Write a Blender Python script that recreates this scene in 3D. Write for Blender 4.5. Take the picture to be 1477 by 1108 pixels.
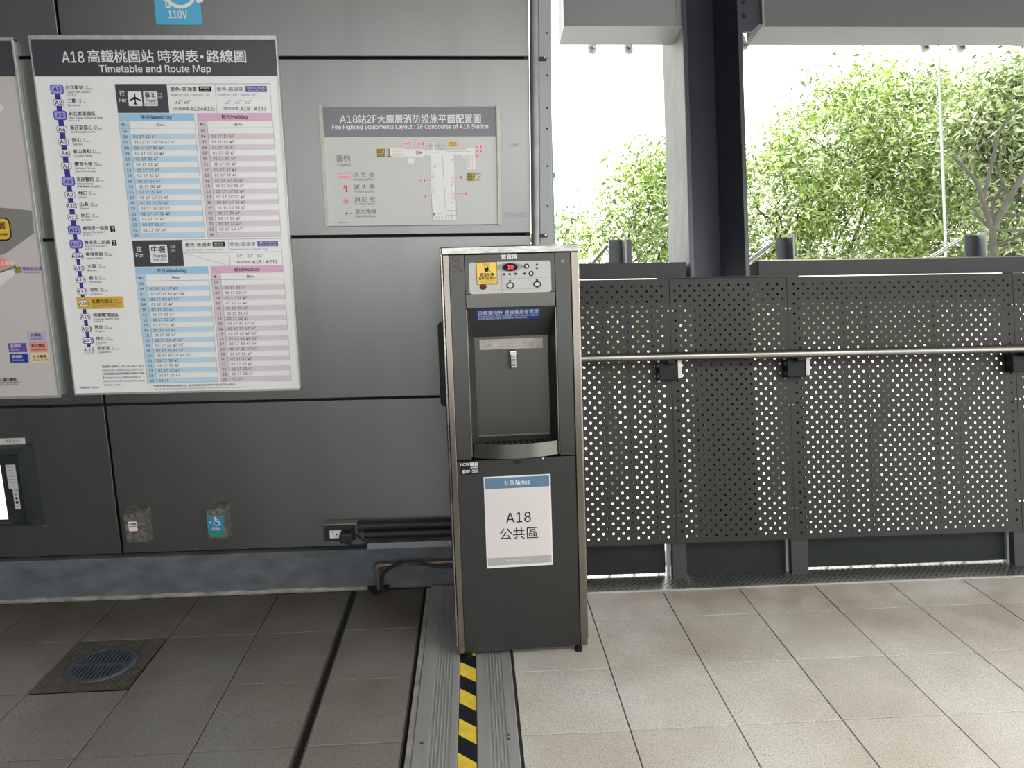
import bpy, bmesh, math, random
import numpy as np
from mathutils import Vector, Matrix
SC = bpy.context.scene
COL = SC.collection
for _o in list(bpy.data.objects): bpy.data.objects.remove(_o)
RND = random.Random(7)

# ------------------------------------------------------------------ camera
F_PX, PITCH, ROLL, YAW, EYE = 1038.86, 0.187669, -0.0137522, 0.0539836, 1.31303
def cam_basis(p, r, y):
    f = Vector((math.sin(y)*math.cos(p), math.cos(y)*math.cos(p), -math.sin(p)))
    rt = Vector((math.cos(y), -math.sin(y), 0)); up = rt.cross(f)
    c, s = math.cos(r), math.sin(r)
    return rt*c+up*s, -rt*s+up*c, f
cd = bpy.data.cameras.new('camera'); cam = bpy.data.objects.new('camera', cd); COL.objects.link(cam)
ca, cb, cf = cam_basis(PITCH, ROLL, YAW)
M = Matrix((ca, cb, -cf)).transposed().to_4x4(); M.translation = Vector((0, 0, EYE))
cam.matrix_world = M
cd.sensor_fit = 'HORIZONTAL'; cd.sensor_width = 36; cd.lens = F_PX/1477*36; cd.clip_start = .05; cd.clip_end = 300
SC.camera = cam
# ------------------------------------------------------------------ world, sun, exposure
w = bpy.data.worlds.new('sky'); SC.world = w; w.use_nodes = True
bg = w.node_tree.nodes['Background']; bg.inputs[0].default_value = (.97, .98, .965, 1); bg.inputs[1].default_value = 5.0
sd = bpy.data.lights.new('sun', 'SUN'); sd.energy = 9.0; sd.angle = .05; sd.color = (1, .95, .86)
sun = bpy.data.objects.new('sun', sd); COL.objects.link(sun)
sun.rotation_euler = Vector((-.18, -.55, -1.0)).to_track_quat('-Z', 'Y').to_euler()
def area(name, loc, to, sx, sy, power, color=(1, 1, 1)):
    l = bpy.data.lights.new(name, 'AREA'); l.shape = 'RECTANGLE'; l.size = sx; l.size_y = sy; l.energy = power; l.color = color
    o = bpy.data.objects.new(name, l); COL.objects.link(o); o.location = loc
    o.rotation_euler = (Vector(to)-Vector(loc)).to_track_quat('-Z', 'Y').to_euler(); return o
CEIL = 3.4
area('added_fill_light', (2.3, .2, 2.34), (2.3, .2, 0), 2.4, 1.1, 86, (1, .97, .9))  # added panel light, out of view, brightens the right-hand floor
area('added_fill_light', (-.9, -.6, CEIL-.07), (-.9, -.6, 0), 2.6, .35, 6, (1, .97, .92))  # added weak fill from an unseen lamp over the left side
SC.view_settings.view_transform = 'Standard'; SC.view_settings.look = 'None'
SC.view_settings.gamma = 1; SC.view_settings.use_curve_mapping = False
SC.view_settings.exposure = 0.0

# ------------------------------------------------------------------ materials
def mat(name, col, rough=.5, metal=0., var=0., scale=8., bump=0., bscale=60., emit=None, stretch=None, spec=None, detail=4.):
    m = bpy.data.materials.new(name); m.use_nodes = True; nt = m.node_tree; b = nt.nodes['Principled BSDF']
    b.inputs['Base Color'].default_value = (*col, 1); b.inputs['Roughness'].default_value = rough; b.inputs['Metallic'].default_value = metal
    if spec is not None: b.inputs['Specular IOR Level'].default_value = spec
    tc = nt.nodes.new('ShaderNodeTexCoord'); src = tc.outputs['Object']
    if stretch:
        mp = nt.nodes.new('ShaderNodeMapping'); mp.inputs['Scale'].default_value = stretch; nt.links.new(src, mp.inputs[0]); src = mp.outputs[0]
    if var:
        n = nt.nodes.new('ShaderNodeTexNoise'); n.inputs['Scale'].default_value = scale; n.inputs['Detail'].default_value = detail
        nt.links.new(src, n.inputs['Vector'])
        mr = nt.nodes.new('ShaderNodeMapRange'); mr.inputs[1].default_value = .3; mr.inputs[2].default_value = .7
        mr.inputs[3].default_value = 1-var; mr.inputs[4].default_value = 1+var
        nt.links.new(n.outputs[0], mr.inputs[0])
        mx = nt.nodes.new('ShaderNodeVectorMath'); mx.operation = 'SCALE'; mx.inputs[0].default_value = col
        nt.links.new(mr.outputs[0], mx.inputs['Scale']); nt.links.new(mx.outputs[0], b.inputs['Base Color'])
    if bump:
        n2 = nt.nodes.new('ShaderNodeTexNoise'); n2.inputs['Scale'].default_value = bscale; n2.inputs['Detail'].default_value = 3
        nt.links.new(src, n2.inputs['Vector'])
        bp = nt.nodes.new('ShaderNodeBump'); bp.inputs['Strength'].default_value = bump; bp.inputs['Distance'].default_value = .002
        nt.links.new(n2.outputs[0], bp.inputs['Height']); nt.links.new(bp.outputs[0], b.inputs['Normal'])
    if emit: b.inputs['Emission Color'].default_value = (*col, 1); b.inputs['Emission Strength'].default_value = emit
    return m
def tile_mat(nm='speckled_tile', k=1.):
    m = bpy.data.materials.new(nm); m.use_nodes = True; nt = m.node_tree; b = nt.nodes['Principled BSDF']
    tc = nt.nodes.new('ShaderNodeTexCoord'); geo = nt.nodes.new('ShaderNodeNewGeometry'); pos = geo.outputs['Position']
    def noise(scale, detail=2.):
        n = nt.nodes.new('ShaderNodeTexNoise'); n.inputs['Scale'].default_value = scale; n.inputs['Detail'].default_value = detail
        nt.links.new(pos, n.inputs['Vector']); return n.outputs[0]
    def ramp(src, stops):
        r = nt.nodes.new('ShaderNodeValToRGB'); cr = r.color_ramp
        cr.elements[0].position, cr.elements[0].color = stops[0][0], (*stops[0][1], 1)
        cr.elements[1].position, cr.elements[1].color = stops[-1][0], (*stops[-1][1], 1)
        for p, c in stops[1:-1]:
            e = cr.elements.new(p); e.color = (*c, 1)
        nt.links.new(src, r.inputs[0]); return r.outputs[0]
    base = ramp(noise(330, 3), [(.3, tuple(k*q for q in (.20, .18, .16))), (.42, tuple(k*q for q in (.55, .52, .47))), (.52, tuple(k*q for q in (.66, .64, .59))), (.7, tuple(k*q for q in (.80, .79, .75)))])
    dirt = ramp(noise(2.3, 5), [(.3, (.78, .75, .71)), (.6, (1, 1, 1))])
    oi = nt.nodes.new('ShaderNodeObjectInfo')
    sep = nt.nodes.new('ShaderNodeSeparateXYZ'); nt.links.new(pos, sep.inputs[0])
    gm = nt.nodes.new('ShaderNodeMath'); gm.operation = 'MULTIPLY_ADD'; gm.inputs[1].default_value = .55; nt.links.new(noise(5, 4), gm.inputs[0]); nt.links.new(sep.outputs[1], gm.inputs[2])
    grime_shade = ramp(gm.outputs[0], [(0, (1, 1, 1)), (1, (.42, .38, .34))])  # brown staining plus shade painted into the tiles, darker towards the balustrade
    rg = grime_shade.node; rg.color_ramp.elements[0].position = 0; mrg = nt.nodes.new('ShaderNodeMapRange'); mrg.inputs[1].default_value = 2.2; mrg.inputs[2].default_value = 2.9
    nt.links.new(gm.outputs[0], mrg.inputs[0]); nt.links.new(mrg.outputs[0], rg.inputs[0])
    tone = ramp(oi.outputs['Random'], [(0, (.93, .92, .91)), (1, (1, 1, 1))])
    def mul(a, c):
        x = nt.nodes.new('ShaderNodeMix'); x.data_type = 'RGBA'; x.blend_type = 'MULTIPLY'; x.inputs[0].default_value = 1
        nt.links.new(a, x.inputs[6]); nt.links.new(c, x.inputs[7]); return x.outputs[2]
    nt.links.new(mul(mul(mul(base, dirt), tone), grime_shade), b.inputs['Base Color'])
    rr = ramp(noise(7, 3), [(.3, (.3,)*3), (.7, (.5,)*3)]); nt.links.new(rr, b.inputs['Roughness'])
    bp = nt.nodes.new('ShaderNodeBump'); bp.inputs['Strength'].default_value = .12; bp.inputs['Distance'].default_value = .001
    nt.links.new(noise(300), bp.inputs['Height']); nt.links.new(bp.outputs[0], b.inputs['Normal'])
    return m
def leaf_mat(name, c1, c2, c3):
    m = bpy.data.materials.new(name); m.use_nodes = True; nt = m.node_tree; b = nt.nodes['Principled BSDF']
    g = nt.nodes.new('ShaderNodeNewGeometry')
    r = nt.nodes.new('ShaderNodeValToRGB'); cr = r.color_ramp
    cr.elements[0].color = (*c1, 1); cr.elements[1].color = (*c3, 1); e = cr.elements.new(.5); e.color = (*c2, 1)
    nt.links.new(g.outputs['Random Per Island'], r.inputs[0]); nt.links.new(r.outputs[0], b.inputs['Base Color'])
    b.inputs['Roughness'].default_value = .38
    tr = nt.nodes.new('ShaderNodeBsdfTranslucent'); nt.links.new(r.outputs[0], tr.inputs[0])
    mx = nt.nodes.new('ShaderNodeMixShader'); mx.inputs[0].default_value = .45
    out = nt.nodes['Material Output']
    nt.links.new(b.outputs[0], mx.inputs[1]); nt.links.new(tr.outputs[0], mx.inputs[2]); nt.links.new(mx.outputs[0], out.inputs[0])
    return m
def glass_mat(name, tint, gloss=.03):
    m = bpy.data.materials.new(name); m.use_nodes = True; nt = m.node_tree; nt.nodes.remove(nt.nodes['Principled BSDF'])
    t = nt.nodes.new('ShaderNodeBsdfTransparent'); t.inputs[0].default_value = (*tint, 1)
    g = nt.nodes.new('ShaderNodeBsdfGlossy'); g.inputs['Roughness'].default_value = .02
    mx = nt.nodes.new('ShaderNodeMixShader'); mx.inputs[0].default_value = gloss
    nt.links.new(t.outputs[0], mx.inputs[1]); nt.links.new(g.outputs[0], mx.inputs[2]); nt.links.new(mx.outputs[0], nt.nodes['Material Output'].inputs[0])
    return m
WALLP = mat('grey_wall_panel', (.200, .203, .199), .38, .93, .10, 3.5, .04, 30, stretch=(1, 1, .25))
DARKGAP = mat('dark_joint', (.008, .008, .009), .9)
CURB = mat('stained_concrete_curb', (.10, .11, .125), .6, 0, .28, 9, .25, 45, stretch=(1, 1, 2))
CAULK = mat('pale_sealant', (.30, .29, .26), .8, 0, .3, 20)
STEELD = mat('dark_painted_steel', (.032, .034, .036), .5, .2, .06, 6, spec=.3)
COLM = mat('column_navy_paint', (.058, .062, .078), .42, .2, .10, 5)
COLSIDE = mat('weathered_lit_flange', (.11, .107, .098), .6, .1, .22, 14, .15, 40, stretch=(1, 1, .5))  # weathered face, paler than the column with window light put into the colour
BEAM2 = mat('dark_grey_beam_paint', (.165, .168, .168), .42, .3, .05, 3)
BEAM = mat('grey_beam_paint', (.27, .28, .285), .45, .2, .05, 3)
PERF = mat('perforated_steel', (.022, .0205, .0185), .45, .3, .08, 5, spec=.3)
KICK = mat('kick_plate_paint', (.010, .013, .014), .6, 0, .06, 8, spec=.2)
ALU = mat('ribbed_aluminium', (.50, .51, .50), .4, .6, .10, 5, .08, 90, stretch=(8, .6, 1))
STAIN = mat('polished_stainless', (.26, .25, .235), .18, 1., .06, 5)
STAINB = mat('brushed_stainless', (.27, .26, .24), .30, 1., .10, 8, .05, 120, stretch=(1, 8, 8))
TRIMB = mat('brushed_trim', (.155, .138, .118), .26, 1., .12, 4, stretch=(6, 1, .7))
KBODY = mat('titanium_front', (.046, .046, .043), .33, .75, .05, 3, stretch=(1, 1, .4))
KBODY2 = mat('titanium_lower_door', (.036, .038, .036), .36, .7, .06, 2)
KDARK = mat('niche_plastic', (.05, .05, .05), .38, .35, .05, 6)
KSTRIP = mat('control_fascia_steel', (.12, .117, .105), .32, .8, .06, 9)
PANELG = mat('control_panel_grey', (.30, .295, .28), .35, .3, .03, 20)
BLACK = mat('black_plastic', (.010, .011, .013), .55, spec=.18)
NAVYD = mat('display_black', (.006, .007, .02), .6, spec=.15)
LEDR = mat('red_led', (1, .05, .06), .4, emit=1.6)
WHITE = mat('white_print', (.78, .78, .77), .5)
PAPERW = mat('poster_white', (.82, .82, .825), .35)
PAPERG = mat('poster_light_grey', (.50, .50, .49), .35)
PAPERM = mat('map_grey', (.56, .52, .51), .35)
HDR = mat('poster_header_charcoal', (.052, .052, .064), .35)
HDRG = mat('poster_header_grey', (.12, .12, .14), .3)
INK = mat('black_ink', (.010, .010, .016), .6, spec=.15)
INKG = mat('grey_ink', (.17, .17, .19), .5)
INKP = mat('purple_ink', (.20, .15, .36), .5)
LBLUE = mat('light_blue_print', (.50, .66, .80), .4)
MBLUE = mat('mid_blue_print', (.33, .56, .79), .4)
LPINK = mat('pale_pink_print', (.68, .595, .655), .4)
MPINK = mat('pink_print', (.70, .42, .58), .4)
ROUTE = mat('route_line_blue', (.03, .035, .28), .4)
STOPP = mat('express_stop_lilac', (.36, .34, .78), .4)
PURP = mat('purple_label', (.13, .07, .35), .4)
BLUE = mat('royal_blue_label', (.012, .05, .28), .35)
CYAN = mat('sign_blue', (.085, .41, .66), .35)
CYAND = mat('sticker_blue', (.03, .22, .40), .4)
YEL = mat('yellow_label', (.72, .48, .05), .4)
YELT = mat('yellow_highlight', (.68, .42, .04), .45)
GOLD = mat('exit_yellow', (.45, .34, .08), .5)
RED = mat('red_print', (.62, .05, .09), .4)
PINKR = mat('pink_red_print', (.70, .28, .32), .4)
MAROON = mat('maroon_button', (.13, .012, .03), .6, spec=.2)
GREEN = mat('green_print', (.01, .25, .14), .5)
SALMON = mat('salmon_print', (.75, .30, .25), .4)
LILAC = mat('lilac_print', (.45, .42, .62), .4)
CREAM = mat('cream_print', (.75, .62, .38), .4)
MAPD = mat('map_mid_grey', (.22, .215, .205), .4)
ROOMW = mat('map_white_room', (.70, .71, .69), .4)
NOTB = mat('notice_band_blue', (.075, .145, .25), .4)
NOTP = mat('notice_paper', (.54, .51, .50), .4, 0, .02, 6)
NOTG = mat('notice_footer_grey', (.33, .31, .31), .4)
LABELG = mat('worn_label_grey', (.36, .33, .29), .5, 0, .18, 60)
HAZY = mat('hazard_yellow', (.80, .58, .06), .5, 0, .15, 30)
HAZB = mat('hazard_black', (.01, .011, .018), .45, 0, .2, 20)
GROUT = mat('dark_grout', (.014, .013, .013), .9)
RUBBER = mat('black_rubber', (.012, .014, .018), .55)
PIPEG = mat('galvanised_grey_pipe', (.20, .205, .21), .45, .5, .14, 22)
COPPER = mat('dull_metal_pipe', (.17, .13, .115), .45, .6, .2, 20)
WORN = mat('worn_outlet_metal', (.20, .19, .165), .45, .6, .55, 55, detail=6)
OUTM = mat('outlet_box_metal', (.19, .19, .17), .45, .6, .15, 30)
SCREEN = mat('lit_screen', (.95, .85, .88), .3, emit=.85)
FRAMEB = mat('black_screen_frame', (.02, .026, .028), .35, 0, .2, 14)
BRIGHTS = mat('bright_stainless', (.80, .79, .76), .3, .6)
TOPT = mat('streaky_stainless_trim', (.20, .19, .175), .22, 1., .35, 9, stretch=(2, 1, 8))
GLASS = glass_mat('clear_glass', (.97, .99, .975), .004)
GEDGE = mat('green_glass_edge', (.32, .47, .44), .2)
JOINT = mat('pale_silicone', (.62, .64, .60), .4)
BARK = mat('grey_brown_bark', (.05, .044, .034), .8, 0, .25, 10)
LEAF1 = leaf_mat('leaf_bright', (.05, .11, .012), (.26, .37, .06), (.72, .76, .44))
LEAF2 = leaf_mat('leaf_mid', (.03, .07, .018), (.18, .26, .07), (.66, .69, .48))
LEAF3 = leaf_mat('leaf_pale', (.05, .09, .03), (.30, .37, .14), (.80, .82, .62))
GROUND = mat('pale_paving', (.36, .355, .34), .9, 0, .1, .3)
CEILM = mat('ceiling_grey_metal', (.16, .16, .16), .7)
DRAINM = mat('drain_cast_metal', (.10, .125, .155), .4, .5, .1, 30)
CHECK = mat('drain_plate_steel', (.16, .145, .12), .42, .7, .2, 30)
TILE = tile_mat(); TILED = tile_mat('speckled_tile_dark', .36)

# ------------------------------------------------------------------ mesh helpers
class MB:
    def __init__(s): s.v = []; s.f = []; s.m = []; s.mats = []; s.sm = []
    def mi(s, m):
        if m not in s.mats: s.mats.append(m)
        return s.mats.index(m)
    def add(s, vs, fs, m=None, smooth=False):
        b = len(s.v); s.v.extend([tuple(p) for p in vs]); k = s.mi(m)
        for f in fs: s.f.append([i+b for i in f]); s.m.append(k); s.sm.append(smooth)
    def box(s, x0, x1, y0, y1, z0, z1, m=None, bev=0.):
        if bev:
            bm = bmesh.new(); bmesh.ops.create_cube(bm, size=1)
            for v in bm.verts: v.co = Vector(((x0+x1)/2+v.co.x*(x1-x0), (y0+y1)/2+v.co.y*(y1-y0), (z0+z1)/2+v.co.z*(z1-z0)))
            bmesh.ops.bevel(bm, geom=list(bm.edges), offset=bev, segments=2, affect='EDGES', profile=.5)
            bm.verts.index_update(); s.add([v.co[:] for v in bm.verts], [[v.index for v in f.verts] for f in bm.faces], m); bm.free(); return
        v = [(x, y, z) for x in (x0, x1) for y in (y0, y1) for z in (z0, z1)]
        s.add(v, [(0, 1, 3, 2), (4, 6, 7, 5), (0, 4, 5, 1), (2, 3, 7, 6), (0, 2, 6, 4), (1, 5, 7, 3)], m)
    def prism(s, pts, y0, y1, m=None):           # polygon in x,z, extruded along y
        n = len(pts); v = [(x, y0, z) for x, z in pts]+[(x, y1, z) for x, z in pts]
        s.add(v, [list(range(n)), list(range(2*n-1, n-1, -1))]+[(i, i+n, (i+1) % n+n, (i+1) % n) for i in range(n)], m)
    def flat(s, pts, y, m=None):
        if getattr(s, 'stag', 0): s.nf = getattr(s, 'nf', 0)+1; y -= s.nf*1.2e-6
        s.add([(x, y, z) for x, z in pts], [list(range(len(pts)))], m)
    def rect(s, x0, x1, z0, z1, y, m=None): s.flat([(x0, z0), (x1, z0), (x1, z1), (x0, z1)], y, m)
    def line(s, x0, z0, x1, z1, wd, y, m=None):
        dx, dz = x1-x0, z1-z0; L = math.hypot(dx, dz) or 1; a, b = -dz/L*wd/2, dx/L*wd/2
        s.flat([(x0+a, z0+b), (x1+a, z1+b), (x1-a, z1-b), (x0-a, z0-b)], y, m)
    def tube(s, pts, r, m=None, seg=12, caps=True):
        pts = [Vector(p) for p in pts]; rs = r if isinstance(r, (list, tuple)) else [r]*len(pts)
        vs = []; up = None
        for i, p in enumerate(pts):
            d = (pts[min(i+1, len(pts)-1)]-pts[max(i-1, 0)]).normalized()
            if up is None: up = Vector((0, 0, 1)) if abs(d.z) < .9 else Vector((1, 0, 0))
            a = d.cross(up).normalized(); b = a.cross(d).normalized(); up = b
            for k in range(seg):
                t = 2*math.pi*k/seg; vs.append(p+(a*math.cos(t)+b*math.sin(t))*rs[i])
        fs = [(i*seg+k, i*seg+(k+1) % seg, (i+1)*seg+(k+1) % seg, (i+1)*seg+k) for i in range(len(pts)-1) for k in range(seg)]
        s.add(vs, fs, m, True)
        if caps:
            s.add([vs[k] for k in range(seg)], [list(range(seg))], m); s.add([vs[-seg+k] for k in range(seg)], [list(range(seg-1, -1, -1))], m)
    def build(s, name, m=None, parent=None, base=None, T=None):
        """T maps local verts to world; base is the parent's location (verts are stored relative to it)"""
        me = bpy.data.meshes.new(name); v = s.v
        if T: v = [tuple(T(*p)) for p in v]
        if base is not None: v = [(p[0]-base[0], p[1]-base[1], p[2]-base[2]) for p in v]
        me.from_pydata(v, [], s.f)
        for q in s.mats: me.materials.append(q if q is not None else m)
        me.polygons.foreach_set('material_index', s.m); me.polygons.foreach_set('use_smooth', s.sm)
        bm = bmesh.new(); bm.from_mesh(me)
        if len(s.f) < 4000 and not getattr(s, 'keep', False): bmesh.ops.recalc_face_normals(bm, faces=bm.faces[:])
        bm.to_mesh(me); bm.free(); me.update()
        o = bpy.data.objects.new(name, me); COL.objects.link(o)
        if parent is not None: o.parent = parent
        if name.endswith(('_print', '_lettering', '_marker', '_mark', 'scratch', 'screw_hole', 'tray_slot', 'tap_grip', 'joint_edging')): o['kind'] = 'stuff'
        return o
def thing(name, label, cat, loc=(0, 0, 0), group=None, mw=None):
    o = bpy.data.objects.new(name, None); COL.objects.link(o); o.empty_display_size = .1
    if mw is not None: o.matrix_world = mw
    else: o.location = loc
    o['label'] = label; o['category'] = cat
    if group: o['group'] = group
    return o
def tag(o, label, cat, group=None):
    o['label'] = label; o['category'] = cat
    if group: o['group'] = group
    return o
def struct(o): o['kind'] = 'structure'; return o
def sname(name):
    o = bpy.data.objects.new(name, None); COL.objects.link(o); o['kind'] = 'structure'; return o
def rrect(x0, x1, z0, z1, r, n=4):
    p = []
    for cx, cz, a in ((x1-r, z1-r, 0), (x0+r, z1-r, 90), (x0+r, z0+r, 180), (x1-r, z0+r, 270)):
        for i in range(n+1):
            t = math.radians(a+90*i/n); p.append((cx+r*math.cos(t), cz+r*math.sin(t)))
    return p
def ell(cx, cz, rx, rz, n=16): return [(cx+rx*math.cos(2*math.pi*i/n), cz+rz*math.sin(2*math.pi*i/n)) for i in range(n)]
def arc(cx, cz, r, a0, a1, wd, y, mb, m, n=14):
    for i in range(n):
        a, b = math.radians(a0+(a1-a0)*i/n), math.radians(a0+(a1-a0)*(i+1)/n)
        mb.flat([(cx+(r-wd/2)*math.cos(a), cz+(r-wd/2)*math.sin(a)), (cx+(r+wd/2)*math.cos(a), cz+(r+wd/2)*math.sin(a)),
                 (cx+(r+wd/2)*math.cos(b), cz+(r+wd/2)*math.sin(b)), (cx+(r-wd/2)*math.cos(b), cz+(r-wd/2)*math.sin(b))], y, m)
# text: outline glyphs of Blender's own font, cached by string
_tc = {}
try: FONT = bpy.data.fonts.load(bpy.utils.resource_path('LOCAL')+'/datafiles/fonts/Inter.woff2')
except Exception: FONT = None
def glyphs(s, bold):
    if s not in _tc:
        runs = []
        for ch in s:
            lat = FONT is not None and ord(ch) < 0x250
            if runs and runs[-1][0] == lat: runs[-1][1] += ch
            else: runs.append([lat, ch])
        V, Fs, x = [], [], 0.
        for lat, q in runs:
            lead = len(q)-len(q.lstrip(' ')); x += .27*lead; q2 = q.strip(' '); tail = len(q.rstrip(' ')) and len(q)-len(q.rstrip(' '))
            if not q2: continue
            c = bpy.data.curves.new('t', 'FONT'); c.body = q2; c.size = 1; c.resolution_u = 2
            if lat: c.font = FONT
            o = bpy.data.objects.new('t', c); tcol.objects.link(o); dg = bpy.context.evaluated_depsgraph_get(); me = o.evaluated_get(dg).to_mesh()
            vs = [tuple(v.co)[:2] for v in me.vertices]; fs = [list(p.vertices) for p in me.polygons]
            o.evaluated_get(dg).to_mesh_clear(); bpy.data.objects.remove(o); bpy.data.curves.remove(c)
            if not vs: continue
            if lat: kk = 1.43*(1.06 if len(runs) > 1 else 1.); vs = [(v[0]*kk, v[1]*kk) for v in vs]
            a = min(v[0] for v in vs); n = len(V); V += [(v[0]-a+x, v[1]) for v in vs]; Fs += [[k+n for k in f] for f in fs]
            x = max(v[0] for v in V)+.07+.27*tail
        xs = [v[0] for v in V] or [0]
        _tc[s] = (V, Fs, min(xs), max(xs))
    return _tc[s]
tcol = COL
def text(mb, s, x, z, size, m, y, al='L', wd=None, bold=0., sx=1.):
    vs, fs, a, b = glyphs(s, bold)
    if not fs: return
    k = (wd/(b-a)) if wd else size*sx
    x0 = x if al == 'L' else (x-(b-a)*k/2 if al == 'C' else x-(b-a)*k)
    q = bold*.55*size
    for iq, (dx, dz) in enumerate(((0, 0),) if bold < .003 else ((-q, -q*.4), (q, q*.4)) if bold < .018 else ((-q, -q*.5), (q, -q*.5), (-q, q*.5), (q, q*.5))):
        mb.add([(x0+(p[0]-a)*k+dx, y-iq*.00005, z+(p[1]-.36)*size+dz) for p in vs], fs, m)

# lean frame of the outward-leaning facade (12 degrees): x along, s up the slope, n outwards
LT = math.radians(12); LC, LS = math.cos(LT), math.sin(LT)
def lean(x, n, s): return (x, 2.62+s*LS+n*LC, s*LC-n*LS)

# text evaluation is quickest while the scene is empty, so the printed signs come first below
# ================================================================== the setting
floor = sname('floor')
fb = MB(); fb.box(-4.5, 5, -4.2, 2.70, -.12, -.012, GROUT); fb.build('screed', parent=floor)
TY = 2.3523; T = .3
def tile_mesh(wx, wy, m):
    b = MB(); b.box(-wx/2, wx/2, -wy/2, wy/2, -.011, 0, m, .0012); o = b.build('floor_tile'); me = o.data; bpy.data.objects.remove(o); return me
_tm = {}
def tile(x0, x1, y0, y1):
    k = (round(x1-x0, 3), round(y1-y0, 3), x0 < 0)
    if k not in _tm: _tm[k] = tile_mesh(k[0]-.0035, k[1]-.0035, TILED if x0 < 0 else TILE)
    o = bpy.data.objects.new('floor_tile', _tm[k]); COL.objects.link(o); o.parent = floor
    o.location = ((x0+x1)/2, (y0+y1)/2, RND.uniform(-.0006, 0))
def rows(x0, x1, ymax, skip=None):
    y1 = TY+T
    while y1 > -.4:
        a, b = y1-T, min(y1, ymax)
        if y1-T < ymax and not (skip and skip(x0, a)): tile(x0, x1, a, b)
        y1 -= T
    if ymax > TY+T: pass
XL, XR = -1.377154, .408704
for i in range(-3, 2):
    a, b = XL+T*i, XL+T*(i+1)
    rows(a, b, 2.65, skip=lambda x, y: abs(x-XL) < .01 and abs(y-(TY-T)) < .01)
rows(XL+2*T, -.498, 2.65); rows(-.474, -.215, 2.65)
rows(.106, XR, 2.553)
for i in range(0, 15): rows(XR+T*i, XR+T*(i+1), 2.553)
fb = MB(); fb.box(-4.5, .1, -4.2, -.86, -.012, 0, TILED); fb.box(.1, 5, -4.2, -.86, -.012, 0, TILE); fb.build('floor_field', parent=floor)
g = MB()
g.box(-.500, -.4965, -.4, 2.65, -.012, .001, CHECK); g.box(-.4755, -.4725, -.4, 2.65, -.012, .001, CHECK)
g.box(-.216, -.2135, -.4, 2.65, -.012, .001, CHECK); g.box(-.203, -.187, -.4, 2.65, -.012, .0005, CAULK)
g.build('joint_edging', parent=floor)

# wall_back : grey metal cladding, vertical, ends at x=.223
wall = sname('wall_back')
b = MB(); b.box(-4.5, .222, 2.722, 2.9, 0, CEIL, DARKGAP); b.box(.205, .222, 2.703, 2.9, .16, CEIL, STEELD); b.build('wall_core', parent=wall)
zs = [.164, .757, 1.360, 1.9685, 2.58, CEIL]; xs = [-4.4, -2.975, -1.373, .222]
for i in range(3):
    for j in range(5):
        b = MB(); g_ = .0045; b.box(xs[i]+g_, xs[i+1]-(g_ if i < 2 else 0), 2.70, 2.724, zs[j]+g_, zs[j+1]-g_, WALLP, .002); b.build('wall_panel', parent=wall)
b = MB(); b.box(-4.5, .30, 2.683, 2.9, -.06, .157, CURB, .004); c = b.build('baseboard_back'); struct(c)
b = MB()
for k in range(60):
    x = -2.6+k*.037; b.box(x, x+.037+.002, 2.676-RND.uniform(0, .003), 2.686, -.012, .002+RND.uniform(0, .004), CAULK)
b.build('sealant_bead', parent=c)
# corner mullion strip with screw holes, at the wall's right end
b = MB(); b.box(.256, .302, 2.70, 2.74, .1, CEIL, COLSIDE if False else BEAM, .002)
mu = b.build('trim_1'); struct(mu)
b = MB()
for z in (1.46, 1.60, 1.73, 1.80, 1.91, 2.05, 2.2): b.tube([(.285, 2.699, z), (.285, 2.701, z)], .0035, BLACK, 8)
b.build('screw_hole', parent=mu)
# ceiling, other walls (behind and beside the camera)
b = MB()
for x0, x1, y0, y1 in ((-4.5, 8, -4.3, 4.7),): b.box(x0, x1, y0, y1, CEIL, CEIL+.12, CEILM)
ceil_ = struct(b.build('ceiling'))
b = MB(); b.box(-4.6, -4.5, -4.3, 2.9, 0, CEIL, WALLP); struct(b.build('wall_left'))
b = MB(); b.box(-4.5, 5.0, -4.3, -4.2, 0, 1.1, WALLP); b.box(-4.5, -2.6, -4.3, -4.2, 1.1, CEIL, WALLP); b.box(3.0, 5.0, -4.3, -4.2, 1.1, CEIL, WALLP); struct(b.build('wall_front'))
for nm, lb_, x, y, z in (('added_fill_panel', 'unseen added fill panel hanging over the right-hand floor', 2.3, .2, 2.40), ('added_ceiling_fill', 'unseen added fill lamp on the ceiling over the left-hand floor', -.9, -.6, CEIL)):
    t = thing(nm, lb_, 'lamp', (x, y, z))  # bodies for the two added fill lights, both out of view
    b = MB(); b.box(-1.25, 1.25, -.6, .6, -.05, 0, WHITE, .004); b.build('fill_lamp_housing', parent=t)
    if z < CEIL:
        for dx in (-.7, .7):
            b = MB(); b.tube([(dx, 0, 0), (dx, 0, CEIL-z)], .006, STEELD, 8); b.build('added_fill_panel_rod', parent=t)

# ================================================================== helpers for signs on the wall plane
def sign(name, label, cat, x0, x1, z0, z1, yf, yb, face, edge, group=None, bev=.0015):
    t = thing(name, label, cat, ((x0+x1)/2, yb, z0), group)
    base = tuple(t.location)
    b = MB(); b.box(x0, x1, yf, yb, z0, z1, face, bev); b.build('board', parent=t, base=base)
    return t, base

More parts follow.
